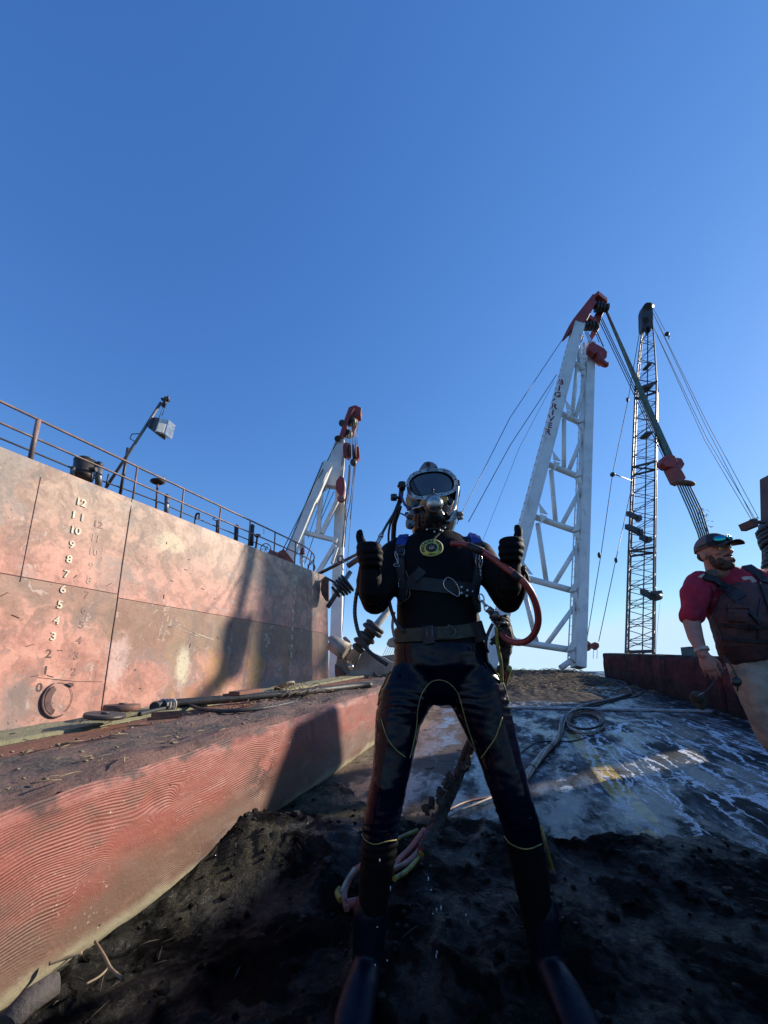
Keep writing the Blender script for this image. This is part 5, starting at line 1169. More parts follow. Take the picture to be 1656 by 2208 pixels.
# gloves: thumbs up, four fingers curled
def glove(C, o, f=Vector((0, -1, 0)), u=Vector((0, 0, 1)), name='glove'):
    o = o.normalized(); b = MB(); P = lambda a, c, e: C + o * a + f * c + u * e
    b.loft([(P(0, -.004, -.062), .027, .024), (P(0, 0, -.035), .030, .027), (P(.002, .004, 0), .031, .027), (P(.002, .004, .028), .028, .024)], 16, o)
    b.loft([(P(.004, -.030, -.120), .044, .042), (P(.002, -.012, -.075), .040, .036), (P(0, -.002, -.03), .036, .031)], 16, o)
    for i, e in enumerate((.033, .011, -.011, -.031)):
        k = (1.0, 1.06, 1.0, .86)[i]
        ch = spline([P(.026, -.004, e), P(.030 * k, .026 * k, e + .001), P(.012, .046 * k, e), (P(-.020 * k, .044 * k, e - .001)), P(-.034 * k, .024, e - .002), P(-.026, .010, e - .003)], 4)
        n_ = len(ch); b.tube(ch, [(.0150 - .0025 * j / n_) * k for j in range(n_)], 10)
    th = spline([P(.006, .012, .015), P(.020, .018, .046), P(.026, .014, .072), P(.024, .004, .092), P(.022, .002, .097)], 4)
    n_ = len(th); b.tube(th, [.0180 - .0065 * j / n_ for j in range(n_)], 12); b.ball(th[-1], .0112)
    return remesh(b, name, 'neoprene', .0034, 12, dv, lambda p_: .0008 * noise.noise(p_ * 90))
glove(W(796, 1203, 1.385), Vector((-1, .1, 0)), Vector((.12, -1, 0)), Vector((-.12, 0, 1)).normalized())
glove(W(1100, 1192, 1.385), Vector((1, .1, 0)), Vector((-.12, -1, 0)), Vector((.10, 0, 1)).normalized())
b = MB(); q = W(1126, 1225, 1.42); b.tube(spline([q, W(1136, 1240, 1.42), W(1139, 1256, 1.42)], 4), .006, 6); b.tube([W(1122, 1232, 1.42), W(1132, 1222, 1.42)], .010, 8); b.build('glove_tab', 'strap_black', dv)
# boots
def boot(ax, ay, tx, ty, tY):
    A_ = W(ax, ay, 1.685); T = W(tx, ty, tY); dr = (T - A_); dr.z = 0; dr.normalize(); gz = foot.z
    a0_ = Vector((A_.x, A_.y, gz)); b = MB()
    b.loft([(a0_ - dr * .055 + Vector((0, 0, .045)), .044, .044), (a0_ + dr * .02 + Vector((0, 0, .065)), .054, .06), (a0_ + dr * .12 + Vector((0, 0, .060)), .060, .052), (a0_ + dr * .21 + Vector((0, 0, .042)), .062, .038), (a0_ + dr * .27 + Vector((0, 0, .034)), .048, .026)], 16)
    b.loft([(a0_ + Vector((0, 0, .05)), .045, .05), (A_ + Vector((0, 0, .03)), .054, .056), (W(ax - (14 if ax > 950 else -6), ay - 120, 1.66), .062, .060)], 16)
    o = remesh(b, 'boot', 'boot_blue', .007, 4, dv)
    b = MB(); n_ = 14
    vs = [a0_ + dr * (.10 + .19 * math.cos(t_)) + dr.cross(Vector((0, 0, 1))) * .062 * math.sin(t_) + Vector((0, 0, .012)) for t_ in [i * 2 * math.pi / 20 for i in range(20)]]
    b.prism(vs, (0, 0, -.018)); s_ = b.build('sole', 'rubber', o)
boot(793, 2080, 738, 2230, 1.36); boot(1179, 2080, 1285, 2225, 1.38)

# helmet -------------------------------------------------------------------
hc = W(933, 1074, 1.665)
hm = MB()
hm.ball(hc + Vector((0, .012, 0)), (.116, .115, .128), 32, 20)
hm.loft([(W(933, 1128, 1.64), .098, .10), (W(934, 1112, 1.645), .104, .095), (W(934, 1085, 1.65), .108, .095)], 28)
def zh(L): return [(840 + x / 9.2, 980 + y / 9.2) for x, y in L]
outer = zh([(325, 600), (345, 500), (400, 410), (480, 350), (580, 310), (700, 285), (850, 275), (990, 268), (1110, 280), (1220, 330), (1310, 420), (1355, 520), (1360, 620), (1330, 700), (1250, 760), (1160, 800), (1050, 825), (950, 840), (850, 850), (740, 880), (640, 893), (540, 885), (440, 845), (360, 770)])
inner = zh([(385, 600), (400, 520), (455, 450), (530, 400), (620, 365), (720, 345), (850, 332), (970, 330), (1080, 350), (1170, 390), (1240, 450), (1280, 530), (1285, 600), (1265, 680), (1190, 725), (1110, 745), (1020, 755), (930, 762), (840, 775), (740, 805), (650, 825), (570, 825), (490, 795), (420, 710)])
def Yf(x): return 1.530 + .034 * ((x - 933) / 57) ** 2
def fr(L, dy): return [W(x, y, Yf(x) + dy) for x, y in L]
O0, I0, O1 = fr(outer, 0), fr(inner, 0), fr(outer, .09)
n_ = len(outer)
vs = O0 + O1; hm.add(vs + [hc + Vector((0, .0, 0))], [(i, (i + 1) % n_, n_ + (i + 1) % n_, n_ + i) for i in range(n_)] + [(n_ + i, n_ + (i + 1) % n_, 2 * n_) for i in range(n_)] + [tuple(range(n_))[::-1]], False)
hel = remesh(hm, 'helmet', 'shell_black', .0045, 3, dv)
b = MB(); I1 = fr(inner, .014); OB = fr(outer, .012); O0 = fr(outer, -.006); I0 = fr(inner, -.006)
b.add(O0 + I0 + I1 + OB, [(i, (i + 1) % n_, n_ + (i + 1) % n_, n_ + i)[::-1] for i in range(n_)] + [(n_ + i, n_ + (i + 1) % n_, 2 * n_ + (i + 1) % n_, 2 * n_ + i)[::-1] for i in range(n_)] + [(i, (i + 1) % n_, 3 * n_ + (i + 1) % n_, 3 * n_ + i) for i in range(n_)], False)
b.build('port_frame', 'worn_metal', hel)
inner2 = [((x - 933) * .965 + 933, (y - 1040) * .955 + 1040) for x, y in inner]
b = MB(); G0 = fr(inner2, -.002); G1 = fr(inner, .002); b.add(G1 + G0, [(i, (i + 1) % n_, n_ + (i + 1) % n_, n_ + i)[::-1] for i in range(n_)], True); b.build('inner_bezel', 'knob', hel)
b = MB(); xs = [840 + 380 / 9.2 + i * (910 / 9.2) / 14 for i in range(15)]; P = []
def span(poly, x):
    ys = []
    for i in range(len(poly)):
        (xa, ya), (xb, yb) = poly[i], poly[(i + 1) % len(poly)]
        if (xa - x) * (xb - x) <= 0 and xa != xb: ys.append(ya + (yb - ya) * (x - xa) / (xb - xa))
    return (min(ys), max(ys)) if ys else None
cols_ = []
for k in range(25):
    x = min(p_[0] for p_ in inner) + .3 + (max(p_[0] for p_ in inner) - min(p_[0] for p_ in inner) - .6) * k / 24; sp_ = span(inner, x)
    if sp_: cols_.append([W(x, sp_[0] + (sp_[1] - sp_[0]) * j / 8, Yf(x) + .004) for j in range(9)])
vs = [p_ for c_ in cols_ for p_ in c_]; b = MB(); b.add(vs, [(i * 9 + j, (i + 1) * 9 + j, (i + 1) * 9 + j + 1, i * 9 + j + 1)[::-1] for i in range(len(cols_) - 1) for j in range(8)], True); b.build('faceplate', 'glass', hel)
for k in range(18):
    i = k * n_ / 18; i0 = int(i); t_ = i - i0
    x = ((outer[i0][0] + inner[i0][0]) / 2) * (1 - t_) + ((outer[(i0 + 1) % n_][0] + inner[(i0 + 1) % n_][0]) / 2) * t_; y = ((outer[i0][1] + inner[i0][1]) / 2) * (1 - t_) + ((outer[(i0 + 1) % n_][1] + inner[(i0 + 1) % n_][1]) / 2) * t_
    b = MB(); q = W(x, y, Yf(x) - .006); b.tube([q, q + Vector((0, -.002, 0))], .0030, 8); b.build('screw', 'knob', hel)
def hp(L, Y): return [W(x, y, Y) for x, y in zh(L)]
b = MB(); b.prism(hp([(583, 340), (590, 290), (640, 210), (690, 150), (780, 130), (860, 150), (930, 200), (968, 260), (965, 300), (900, 300), (800, 312), (700, 320), (610, 350)], 1.555), (0, .045, .01)); b.build('top_handle', 'grey_metal', hel, .003)
b = MB(); q = hp([(765, 195)], 1.553)[0]; b.tube([q, q + Vector((0, .006, 0))], .010, 16); b.build('eye', 'strap_olive', hel)
for x, y in ((640, 305), (780, 268), (915, 255)): b = MB(); q = hp([(x, y)], 1.552)[0]; b.tube([q, q + Vector((0, .006, 0))], .0042, 10); b.build('screw', 'knob', hel)
# regulator
rc = hp([(885, 962)], 1.475)[0]; rx_ = Vector((0, -1, -.15)).normalized()
b = MB(); b.tube([rc - rx_ * .040, rc - rx_ * .006, rc], [.036, .036, .034], 32); b.build('regulator_body', 'grey_metal', hel)
b = MB(); b.tube([rc - rx_ * .004, rc + rx_ * .004, rc + rx_ * .010, rc + rx_ * .013, rc + rx_ * .014], [.0315, .031, .025, .015, .006], 32); b.build('regulator_cover', 'bright_steel', hel)
b = MB(); e1 = Vector((1, 0, 0)); e2 = rx_.cross(e1)
def rcirc(r, k=24, off=.0145, a0=0, a1=2 * math.pi): return [rc + rx_ * off + e1 * r * math.cos(a0 + (a1 - a0) * i / k) + e2 * r * math.sin(a0 + (a1 - a0) * i / k) for i in range(k)]
b.tube(rcirc(.0145, 24, .0132), .0010, 5, closed=True); b.tube(rcirc(.009, 18, .0142, .4, 5.4), .0008, 5); b.tube(rcirc(.0045, 10, .0148, 2, 7), .0007, 5); b.build('stamped_ring', 'knob', hel)
b = MB(); q = hp([(855, 700), (858, 760), (865, 830)], 1.50); b.tube(q, [.004, .0035, .0055], 8); b.ball(q[0], .006); b.build('nose_knob', 'knob', hel)
for L, Yy in (([(605, 925), (640, 895), (740, 872), (735, 940), (700, 990), (635, 1000)], 1.512), ([(1010, 838), (1080, 828), (1150, 830), (1145, 960), (1085, 985), (1060, 930)], 1.512), ([(320, 850), (380, 850), (425, 940), (420, 1020), (360, 1030), (335, 960)], 1.55)):
    b = MB(); b.prism(hp(L, Yy), (0, .05, 0)); b.build('yellow_trim', 'shell_yellow', hel, .002)
b = MB(); b.loft([(W(934, 1100, 1.545), .036, .022), (W(935, 1116, 1.56), .052, .030), (W(936, 1132, 1.585), .058, .035)], 20); b.build('chin_block', 'shell_black', hel)
b = MB(); b.tube(hp([(230, 800), (260, 900), (300, 990), (370, 1055), (450, 1080)], 1.52), .0052, 10); b.build('blue_hose', 'hose_blue', hel)
b = MB(); b.tube(hp([(440, 1085), (590, 1045), (625, 1030)], 1.51), .0048, 10); q = hp([(600, 1040)], 1.505)[0]; b.ball(q, .0075); b.tube(hp([(625, 1030), (720, 1000)], 1.505), .0035, 8); b.build('bent_tube', 'bright_steel', hel)
b = MB(); b.tube(hp([(250, 700), (245, 560)], 1.535), [.013, .0155], 14); q = hp([(240, 625)], 1.535)[0]
for k in range(10): a = k * .628; b.ball(q + Vector((.0145 * math.cos(a), -.0145 * math.sin(a), .0)), .0045, 6, 4)
b.build('side_valve', 'knob', hel)
b = MB(); b.tube(hp([(22, 850), (80, 850), (145, 850)], 1.53), [.013, .0155, .014], 14); b.tube(hp([(140, 850), (215, 860)], 1.535), .006, 8); b.build('free_flow_knob', 'knob', hel)
b = MB(); b.tube(hp([(240, 690), (225, 800), (200, 950)], 1.545), .010, 12); b.tube(hp([(205, 930), (170, 1060), (120, 1160)], 1.55), .008, 10); b.build('side_block', 'dark_steel', hel)
b = MB(); b.prism(hp([(1330, 490), (1390, 500), (1408, 700), (1395, 820), (1345, 830)], 1.56), (0, .06, 0)); b.build('side_pad', 'shell_black', hel, .003)
b = MB(); L = hp([(1350, 620), (1345, 740), (1325, 880), (1290, 1010), (1235, 1130), (1150, 1210)], 1.545); 
b.tube(spline(L, 4), [.0065] * 21, 8); b.build('yoke_strap', 'bright_steel', hel)
b = MB(); b.prism(hp([(1100, 1320), (1180, 1270), (1210, 1180), (1270, 1100), (1340, 1075), (1372, 1130), (1360, 1230), (1300, 1290), (1200, 1340)], 1.55), (0, .03, 0)); b.build('clamp_arm', 'worn_metal', hel, .004)
b = MB(); b.tube(hp([(1340, 1180), (1450, 1170)], 1.545), .0095, 14); b.tube(hp([(1350, 1270), (1450, 1250)], 1.535), .0080, 12); b.build('clamp_nut', 'grey_metal', hel)
b = MB(); b.prism(hp([(325, 1290), (380, 1262), (470, 1290), (520, 1340), (490, 1400), (440, 1450), (360, 1430), (325, 1380)], 1.55), (0, .03, 0)); b.build('clamp_arm', 'grey_metal', hel, .004)
b = MB(); q = hp([(415, 1400)], 1.545)[0]; b.tube([q, q + Vector((0, .01, 0))], .0085, 12); b.build('clamp_nut', 'knob', hel)
b = MB(); b.prism(hp([(300, 1140), (370, 1130), (400, 1180), (470, 1200), (450, 1280), (360, 1250)], 1.54), (0, .03, 0)); b.build('latch', 'dark_steel', hel, .003)
b = MB(); b.prism(hp([(310, 1215), (385, 1165), (392, 1180), (325, 1228)], 1.537), (0, .004, 0)); b.build('latch_pin', 'bright_steel', hel)
b = MB()
ncx = W(934, 1138, 1.645); P = []
for i in range(32): a = i / 32 * 2 * math.pi; P.append(ncx + Vector((.074 * math.cos(a), .078 * math.sin(a), -.003 + .010 * math.sin(a))))
b.tube(P, .011, 8, closed=True); b.build('neck_clamp', 'grey_metal', hel)
b = MB(); P = [p_ + Vector((0, 0, -.020)) for p_ in P]; b.tube(P, .009, 8, closed=True); b.build('neck_dam', 'rubber_pad', hel)
for x, y in ((890, 1530), (1000, 1495), (1040, 1515), (1100, 1450), (740, 1485)): b = MB(); b.ball(hp([(x, y)], 1.553)[0], (.004, .003, .006), 8, 6); b.build('neck_stud', 'bright_steel', hel)
b = MB(); q = hp([(1190, 960)], 1.525)[0]; b.tube([q, q + Vector((.002, -.022, 0))], .011, 14); q = hp([(1090, 1010)], 1.51)[0]; b.tube([q, q + Vector((0, -.014, 0))], .007, 10); b.build('dial_knob', 'knob', hel)
b = MB(); b.tube(spline(hp([(130, 1170), (210, 1165), (290, 1200), (340, 1230)], 1.55), 4), .003, 6); b.build('comms_wire', 'knob', hel)

# hoses on the diver --------------------------------------------------------
def hose(name, pts, wpx, m, parent=dv, n=6, seg=12, rib=False):
    P = spline([W(*p_) for p_ in pts], n); r0 = wpx / 2 * mpp(*pts[len(pts) // 2]); b = MB()
    b.tube(P, [r0 * (1 + (.14 if rib and i % 2 else 0)) for i in range(len(P))], seg); return b.build(name, m, parent)
hose('breathing_hose', [(862, 1075, 1.55), (850, 1105, 1.53), (835, 1130, 1.48), (823, 1152, 1.45), (812, 1172, 1.44), (800, 1186, 1.46), (782, 1196, 1.50)], 6, 'rubber')
b = MB(); wire(b, [(824, 1150, 1.445), (816, 1166, 1.43), (808, 1180, 1.435)], 8.5, 12); wire(b, [(822, 1154, 1.44), (820, 1158, 1.437)], 11, 12); wire(b, [(814, 1169, 1.43), (812, 1173, 1.43)], 10, 12); b.build('hose_coupling', 'bright_steel', dv)
hose('pneumo_hose', [(862, 1090, 1.58), (856, 1110, 1.60), (850, 1130, 1.62), (848, 1165, 1.66)], 11, 'rubber')
hose('comms_hose', [(856, 1095, 1.57), (843, 1125, 1.59), (838, 1150, 1.62), (838, 1172, 1.64)], 5, 'rubber')
hose('gas_hose', [(776, 1250, 1.50), (768, 1285, 1.50), (765, 1318, 1.50), (768, 1345, 1.50), (776, 1372, 1.50), (790, 1398, 1.50), (812, 1418, 1.50), (836, 1434, 1.50)], 8, 'rubber', rib=True, n=8)
hose('supply_hose', [(973, 1172, 1.50), (1000, 1174, 1.475), (1030, 1184, 1.45), (1065, 1205, 1.40), (1095, 1228, 1.345), (1120, 1246, 1.33), (1142, 1272, 1.33), (1157, 1308, 1.35), (1160, 1345, 1.38), (1146, 1374, 1.42), (1122, 1386, 1.46), (1095, 1380, 1.49), (1076, 1362, 1.52)], 15, 'hose_red', n=8)
b = MB(); wire(b, [(1010, 1177, 1.462), (1042, 1190, 1.43)], 16.5, 12); wire(b, [(1106, 1236, 1.335), (1122, 1249, 1.328)], 16.5, 12); b.build('hose_sleeve', 'strap_black', dv)
hose('side_hose', [(838, 1290, 1.56), (845, 1320, 1.53), (856, 1345, 1.52), (870, 1362, 1.52)], 8, 'rubber')
hose('side_hose', [(850, 1320, 1.55), (846, 1350, 1.54), (852, 1380, 1.53)], 6, 'hose_tan')
# straps and belts
lay('shoulder_strap', [(874, 1152), (868, 1165), (864, 1178)], 22, 'strap_blue', dv, .010)
lay('shoulder_strap', [(1014, 1148), (1022, 1160), (1028, 1175)], 24, 'strap_blue', dv, .010)
lay('chest_strap', [(864, 1176), (862, 1200), (866, 1240), (872, 1270), (868, 1296)], 22, 'strap_black', dv, .009)
lay('chest_strap', [(1028, 1174), (1030, 1210), (1026, 1250), (1022, 1280), (1030, 1320)], 22, 'strap_black', dv, .009)
lay('chest_belt', [(880, 1256), (930, 1262), (980, 1268), (1026, 1272)], 30, 'strap_black', dv, .007)
lay('waist_belt', [(853, 1370), (880, 1370), (915, 1368), (960, 1366), (1000, 1362), (1036, 1356)], 30, 'strap_olive', dv, .009)
lay('belt_buckle', [(914, 1370), (936, 1369)], 40, 'strap_black', dv, .014)
lay('belt_keeper', [(942, 1366), (966, 1366)], 26, 'strap_olive', dv, .016)
lay('belt_pouch', [(1020, 1342), (1026, 1362), (1034, 1384)], 26, 'strap_black', dv, .022)
lay('chest_tab', [(893, 1250), (903, 1241), (912, 1230)], 22, 'strap_black', dv, .012)
lay('zip_pull', z1([(752, 632), (730, 655), (708, 682)]), 4, 'strap_olive', dv, .004)
def loop(name, pts, wpx, m, off=.012, closed=True, parent=dv):
    sp_ = spline([Vector((x, y, 0)) for x, y in pts], 5, closed); P = [hit(p_.x, p_.y, off)[0] for p_ in sp_]; b = MB()
    b.tube(P, wpx / 2 * 1.75e-3, 8, closed=closed); return b.build(name, m, parent)
def circ(cx, cy, rx_, ry_, n=10): return [(cx + rx_ * math.cos(2 * math.pi * i / n), cy + ry_ * math.sin(2 * math.pi * i / n)) for i in range(n)]
loop('d_ring', z1([(800, 955), (780, 985), (790, 1025), (840, 1065), (878, 1082), (886, 1040), (860, 985), (825, 958)]), 2.2, 'bright_steel')
for x, y in ((903, 1018), (902, 1058), (943, 1042), (940, 1080), (980, 1048)): b = MB(); q, n0 = hit(*z1([(x, y)])[0], .008); b.tube([q, q + n0 * .004, q + n0 * .005], [.0068, .0060, .002], 14); b.build('snap', 'bright_steel', dv)
loop('buckle', z1([(812, 1290), (862, 1335), (820, 1378)]), 2.2, 'grey_metal', .014)
b = MB()
for x, y in ((668, 1300), (700, 1300)): 
    q, n0 = hit(*z1([(x, y)])[0], .016); q2, _ = hit(*z1([(x + 4, y + 100)])[0], .016); b.tube([q, q2], .0022, 6)
b.build('buckle_edge', 'grey_metal', dv)
# carabiners, rings and small hardware of the harness
loop('snap_ring', z1([(997, 790), (992, 830), (1000, 870), (1018, 895)]), 1.8, 'bright_steel', .014, False)
loop('carabiner', z1([(1050, 790), (1066, 830), (1064, 860), (1050, 885), (1038, 860), (1036, 810)]), 2.0, 'bright_steel', .016)
loop('swivel', z1(circ(1046, 905, 14, 16, 8)), 2.0, 'bright_steel', .016)
loop('shackle', z1(circ(1036, 938, 16, 12, 8)), 2.0, 'bright_steel', .016)
loop('carabiner', z1([(435, 770), (430, 800), (440, 830), (450, 850), (446, 800)]), 1.8, 'bright_steel', .014)
loop('clip', z1([(418, 860), (440, 852), (458, 868), (430, 874)]), 1.6, 'bright_steel', .014)
loop('hook', z1([(488, 960), (474, 985), (478, 1015), (495, 1022)]), 2.0, 'bright_steel', .014, False)
loop('snap_ring', z1([(512, 750), (516, 770), (506, 795)]), 1.4, 'bright_steel', .012, False)
loop('zip', z1([(520, 900), (535, 960), (520, 1080), (480, 1110), (465, 1160)]), 1.6, 'piping', .006, False)
loop('zip', z1([(545, 935), (540, 1000), (548, 1080), (500, 1120), (462, 1150)]), 1.6, 'grey_metal', .008, False)
loop('buckle_bar', z1([(450, 735), (510, 728)]), 3, 'grey_metal', .014, False)
loop('buckle_bar', z1([(1040, 765), (1075, 790)]), 3, 'grey_metal', .014, False)
# chain from hip to the tool bundle
ch = [(1036, 1283, 1.50), (1040, 1296, 1.50), (1047, 1306, 1.50), (1053, 1318, 1.50), (1060, 1330, 1.50)]
for i in range(len(ch) - 1):
    a_, c_ = W(*ch[i]), W(*ch[i + 1]); m_ = (a_ + c_) / 2; d = (c_ - a_).normalized(); L_ = (c_ - a_).length * .68; s_ = (d.cross(Vector((0, 1, 0))) if i % 2 == 0 else Vector((0, 1, 0)) * .7 + d.cross(Vector((0, 1, 0))) * .5).normalized()
    b = MB(); b.tube([m_ + d * L_ * math.cos(t_) + s_ * .009 * math.sin(t_) for t_ in [k * math.pi / 8 for k in range(16)]], .0028, 6, closed=True); b.build('chain_link', 'bright_steel', dv)
b = MB(); b.tube([W(1052, 1312, 1.49), W(1062, 1320, 1.49)], .013, 12); b.ball(W(1068, 1326, 1.49), .016); b.build('swivel_snap', 'grey_metal', dv)
# knot of hoses and tools at the hip
for k in range(7):
    b = MB(); a_ = random.random() * 6; P = spline([W(1058 + random.uniform(-4, 8), 1325 + random.uniform(0, 12), 1.52 + random.uniform(-.02, .03)), W(1075 + random.uniform(-8, 14), 1330 + random.uniform(-6, 14), 1.50 + random.uniform(-.02, .03)), W(1092 + random.uniform(-8, 10), 1350 + random.uniform(-8, 20), 1.51), W(1062 + random.uniform(-14, 30), 1375 + random.uniform(0, 20), 1.53)], 6)
    b.tube(P, .0065, 8); b.build('tool_lanyard', ('rubber', 'mud_crust', 'strap_black')[k % 3], dv)
b = MB(); b.loft([(W(1086, 1340, 1.55), .026, .03), (W(1090, 1370, 1.56), .030, .035), (W(1089, 1405, 1.57), .027, .03), (W(1086, 1435, 1.58), .016, .018)], 12)
remesh(b, 'tool_bag', 'mud_crust', .006, 2, dv, lambda p_: .006 * noise.noise(p_ * 40))
hose('tail_strap', [(1070, 1352, 1.50), (1073, 1390, 1.515), (1080, 1430, 1.53), (1082, 1470, 1.55)], 8, 'hose_yellow')
hose('loop_hose', [(1062, 1345, 1.51), (1050, 1372, 1.52), (1048, 1395, 1.53), (1052, 1405, 1.55)], 7, 'rubber')
# emblem
eo, enn = hit(931, 1184, .004); ex = (hit(945, 1184, .004)[0] - hit(917, 1184, .004)[0]).normalized(); ex = (ex + Vector((0, 0, .10))).normalized(); ey = enn.cross(ex).normalized()
if ey.z < 0: ey = -ey
ez = ex.cross(ey); ER = .046
def edisc(r, off, m, k=1.0):
    b = MB(); 
    P = [eo + ex * r * math.cos(t_) + ey * r * .86 * math.sin(t_) for t_ in [i * 2 * math.pi / 40 for i in range(40)]]
    P = [(hit_near(p_) + ez * off) for p_ in P]; c_ = hit_near(eo) + ez * off
    b.add(P + [c_] , [(i, (i + 1) % 40, 40) for i in range(40)], True); b.add([p_ - ez * .004 for p_ in P], [], True)
    base = len(b.v) - 40; b.f += [[i, base + i, base + (i + 1) % 40, (i + 1) % 40] for i in range(40)]; b.sm += [False] * 40
    return b.build('emblem', m, dv)
def hit_near(p_):
    q = bv.find_nearest(p_ + ez * .02); return q[0] + (p_ - q[0]) * .75
edisc(ER, .007, 'emblem_pale'); edisc(ER * .95, .0075, 'emblem_yellow'); edisc(ER * .56, .0082, 'emblem_pale'); edisc(ER * .52, .0088, 'emblem_black')
def epos(a, r): return hit_near(eo + ex * r * math.cos(a) + ey * r * .86 * math.sin(a)) + ez * .0085
word = 'PRESSURE WORKS'
for i, chh in enumerate(word):
    if chh == ' ': continue
    a = R(205) - R(230) * i / (len(word) - 1); q = epos(a, ER * .755); tx = ex * math.cos(a - math.pi / 2) + ey * math.sin(a - math.pi / 2); ty = ex * math.cos(a) + ey * math.sin(a)
    text_obj('letter', chh, .0165, .0006, q, tx, ty, 'emblem_black', dv)
b = MB()
def ep(x, y): return hit_near(eo + ex * ER * x + ey * ER * .86 * y) + ez * .0095
b.tube([ep(-.18, -.02), ep(0, -.02), ep(.10, .06), ep(.20, .18)], .0011, 6); b.tube([ep(-.22, -.16), ep(0, -.18), ep(.16, -.14), ep(.24, -.04), ep(.06, -.05)], .0011, 6); b.ball(ep(-.17, .08), .0022); b.ball(ep(0, .26), .0016); b.build('motif', 'emblem_pale', dv)
b = MB(); b.tube([ep(-.30, -.80), ep(-.10, -.70), ep(.15, -.83), ep(.32, -.74)], .0010, 5); b.tube([ep(-.25, -.72), ep(-.05, -.84), ep(.2, -.70)], .0010, 5); b.build('motif', 'strap_olive', dv)

# ------------------------------------------------------------------ hoses on the deck
def ghose(b, pts, r, h=.02, n=6, seg=8):
    P = []
    for p_ in pts:
        x, y = p_[0], p_[1]; hh = h + (p_[2] if len(p_) > 2 else 0); s_, l_ = dhit(x, y, hh); base = max(0, mudh(s_, l_)) if s_ < 3.2 else 0
        if base > 0: s_, l_ = dhit(x, y, hh + base)
        P.append(D(s_, l_, hh + base))
    b.tube(spline(P, n), r, seg)
um = thing('umbilical', 'bundle of diver hoses caked in black mud, slanting down behind the diver\'s legs', 'hose', D(1.9, -.1, .1))
path = [W(1088, 1440, 1.70), W(1060, 1530, 1.95), W(1015, 1610, 2.25), W(985, 1680, 2.30), W(955, 1745, 2.25), W(932, 1795, 2.15), W(912, 1835, 2.05)]
for k, (m_, r_) in enumerate((('hose_yellow', .014), ('mud_crust', .017), ('rubber', .015), ('hose_red', .010))):
    off = [Vector((math.cos(k * 1.57 + i * .7) * .017, 0, math.sin(k * 1.57 + i * .7) * .017)) for i in range(len(path))]
    b = MB(); b.tube(spline([p_ + o_ for p_, o_ in zip(path, off)], 8), r_, 10); b.build('hose', m_, um)
b = MB(); P = spline(path[3:], 10)
b.tube(P, [.030 + .010 * noise.noise(p_ * 12) for p_ in P], 12); o = remesh(b, 'mud_clots', 'mud_crust', .006, 1, um, lambda p_: .014 * noise.noise(p_ * 38) + .006 * noise.noise(p_ * 90))
for i in range(9):
    q = W(1006 - i * 10, 1636 + i * 14, 2.27 - i * .01); b = MB(); b.ball(q + Vector((random.uniform(-.016, .016), random.uniform(-.02, .01), random.uniform(-.01, .01))), (.022, .02, .026), 12, 8)
    remesh(b, 'mud_clot', 'mud_crust', .005, 1, um, lambda p_: .016 * noise.noise(p_ * 45) + .008 * noise.noise(p_ * 110))
def gthing(name, lab, parts):
    first = parts[0]; t = thing(name, lab, 'hose', DP(first[2][0][0], first[2][0][1], .02))
    for (pn, m_, pts, r_) in parts: b = MB(); ghose(b, pts, r_, r_); b.build(pn, m_, t)
    return t
gthing('ground_hose', 'pink, yellow and grey hoses looping over the mud behind the diver\'s right leg', [
    ('hose', 'hose_pink', [(930, 1800, .05), (880, 1858, .03), (820, 1880, .03), (778, 1868, .03), (752, 1900, .02), (742, 1930, .02), (748, 1960, .02)], .014),
    ('hose', 'hose_red', [(915, 1790, .06), (885, 1830, .04), (860, 1855, .03), (845, 1880, .02)], .016),
    ('hose', 'hose_yellow', [(900, 1790, .03), (860, 1808, .02), (845, 1820, .02)], .012),
    ('hose', 'hose_yellow', [(912, 1800, .03), (905, 1840, .02), (880, 1875, .02), (850, 1895, .02)], .012),
    ('hose', 'hose_tan', [(765, 1872, .05), (748, 1898, .04), (735, 1925, .02)], .009),
    ('hose', 'hose_yellow', [(735, 1915, .01), (728, 1925, .01), (735, 1940, .01)], .014),
    ('hose', 'hose_red', [(745, 1950, .01), (770, 1945, .01)], .020)])
gthing('ground_hose', 'orange and tan hoses crossing from the diver\'s left knee onto the mud edge', [
    ('hose', 'hose_pink', [(935, 1768, .02), (970, 1745, .02), (1010, 1728, .01), (1065, 1716, .01), (1120, 1690, .01)], .011),
    ('hose', 'hose_tan', [(940, 1775, .02), (985, 1750, .02), (1030, 1732, .01), (1075, 1712, .01), (1125, 1682, .01)], .009)])
uh = thing('umbilical', 'twisted bundle of pale hoses running up the wet deck to a flat coil', 'hose', DP(1150, 1660))
lines = [(1122, 1690), (1145, 1660), (1175, 1622), (1198, 1600), (1208, 1580), (1214, 1558), (1228, 1540), (1255, 1522), (1300, 1512), (1340, 1503), (1362, 1492), (1350, 1482)]
for k in range(5):
    P = []
    for i, (x, y) in enumerate(lines):
        s_, l_ = dhit(x, y, .03); a = k * 1.256 + i * 1.1; sp = .030 if i > 4 else .022; P.append(D(s_, l_ + sp * math.cos(a), .034 + .018 * math.sin(a)))
    b = MB(); b.tube(spline(P, 6), .014, 8); b.build('hose', ('hose_tan', 'hose_tan', 'rubber', 'hose_pink', 'hose_tan')[k], uh)
for x, y in ((1145, 1660), (1185, 1612)):
    q = DP(x, y, .035); b = MB(); b.tube([q + DR * .045 * math.cos(t_) + Vector((0, 0, .045 * math.sin(t_))) for t_ in [i * math.pi / 8 for i in range(16)]], .006, 6, closed=True); b.build('binding', 'rubber', uh)
ucl = thing('hose_coil', 'oval coil of dark and tan hoses lying on the wet deck by the yellow line', 'hose', DP(1262, 1562))
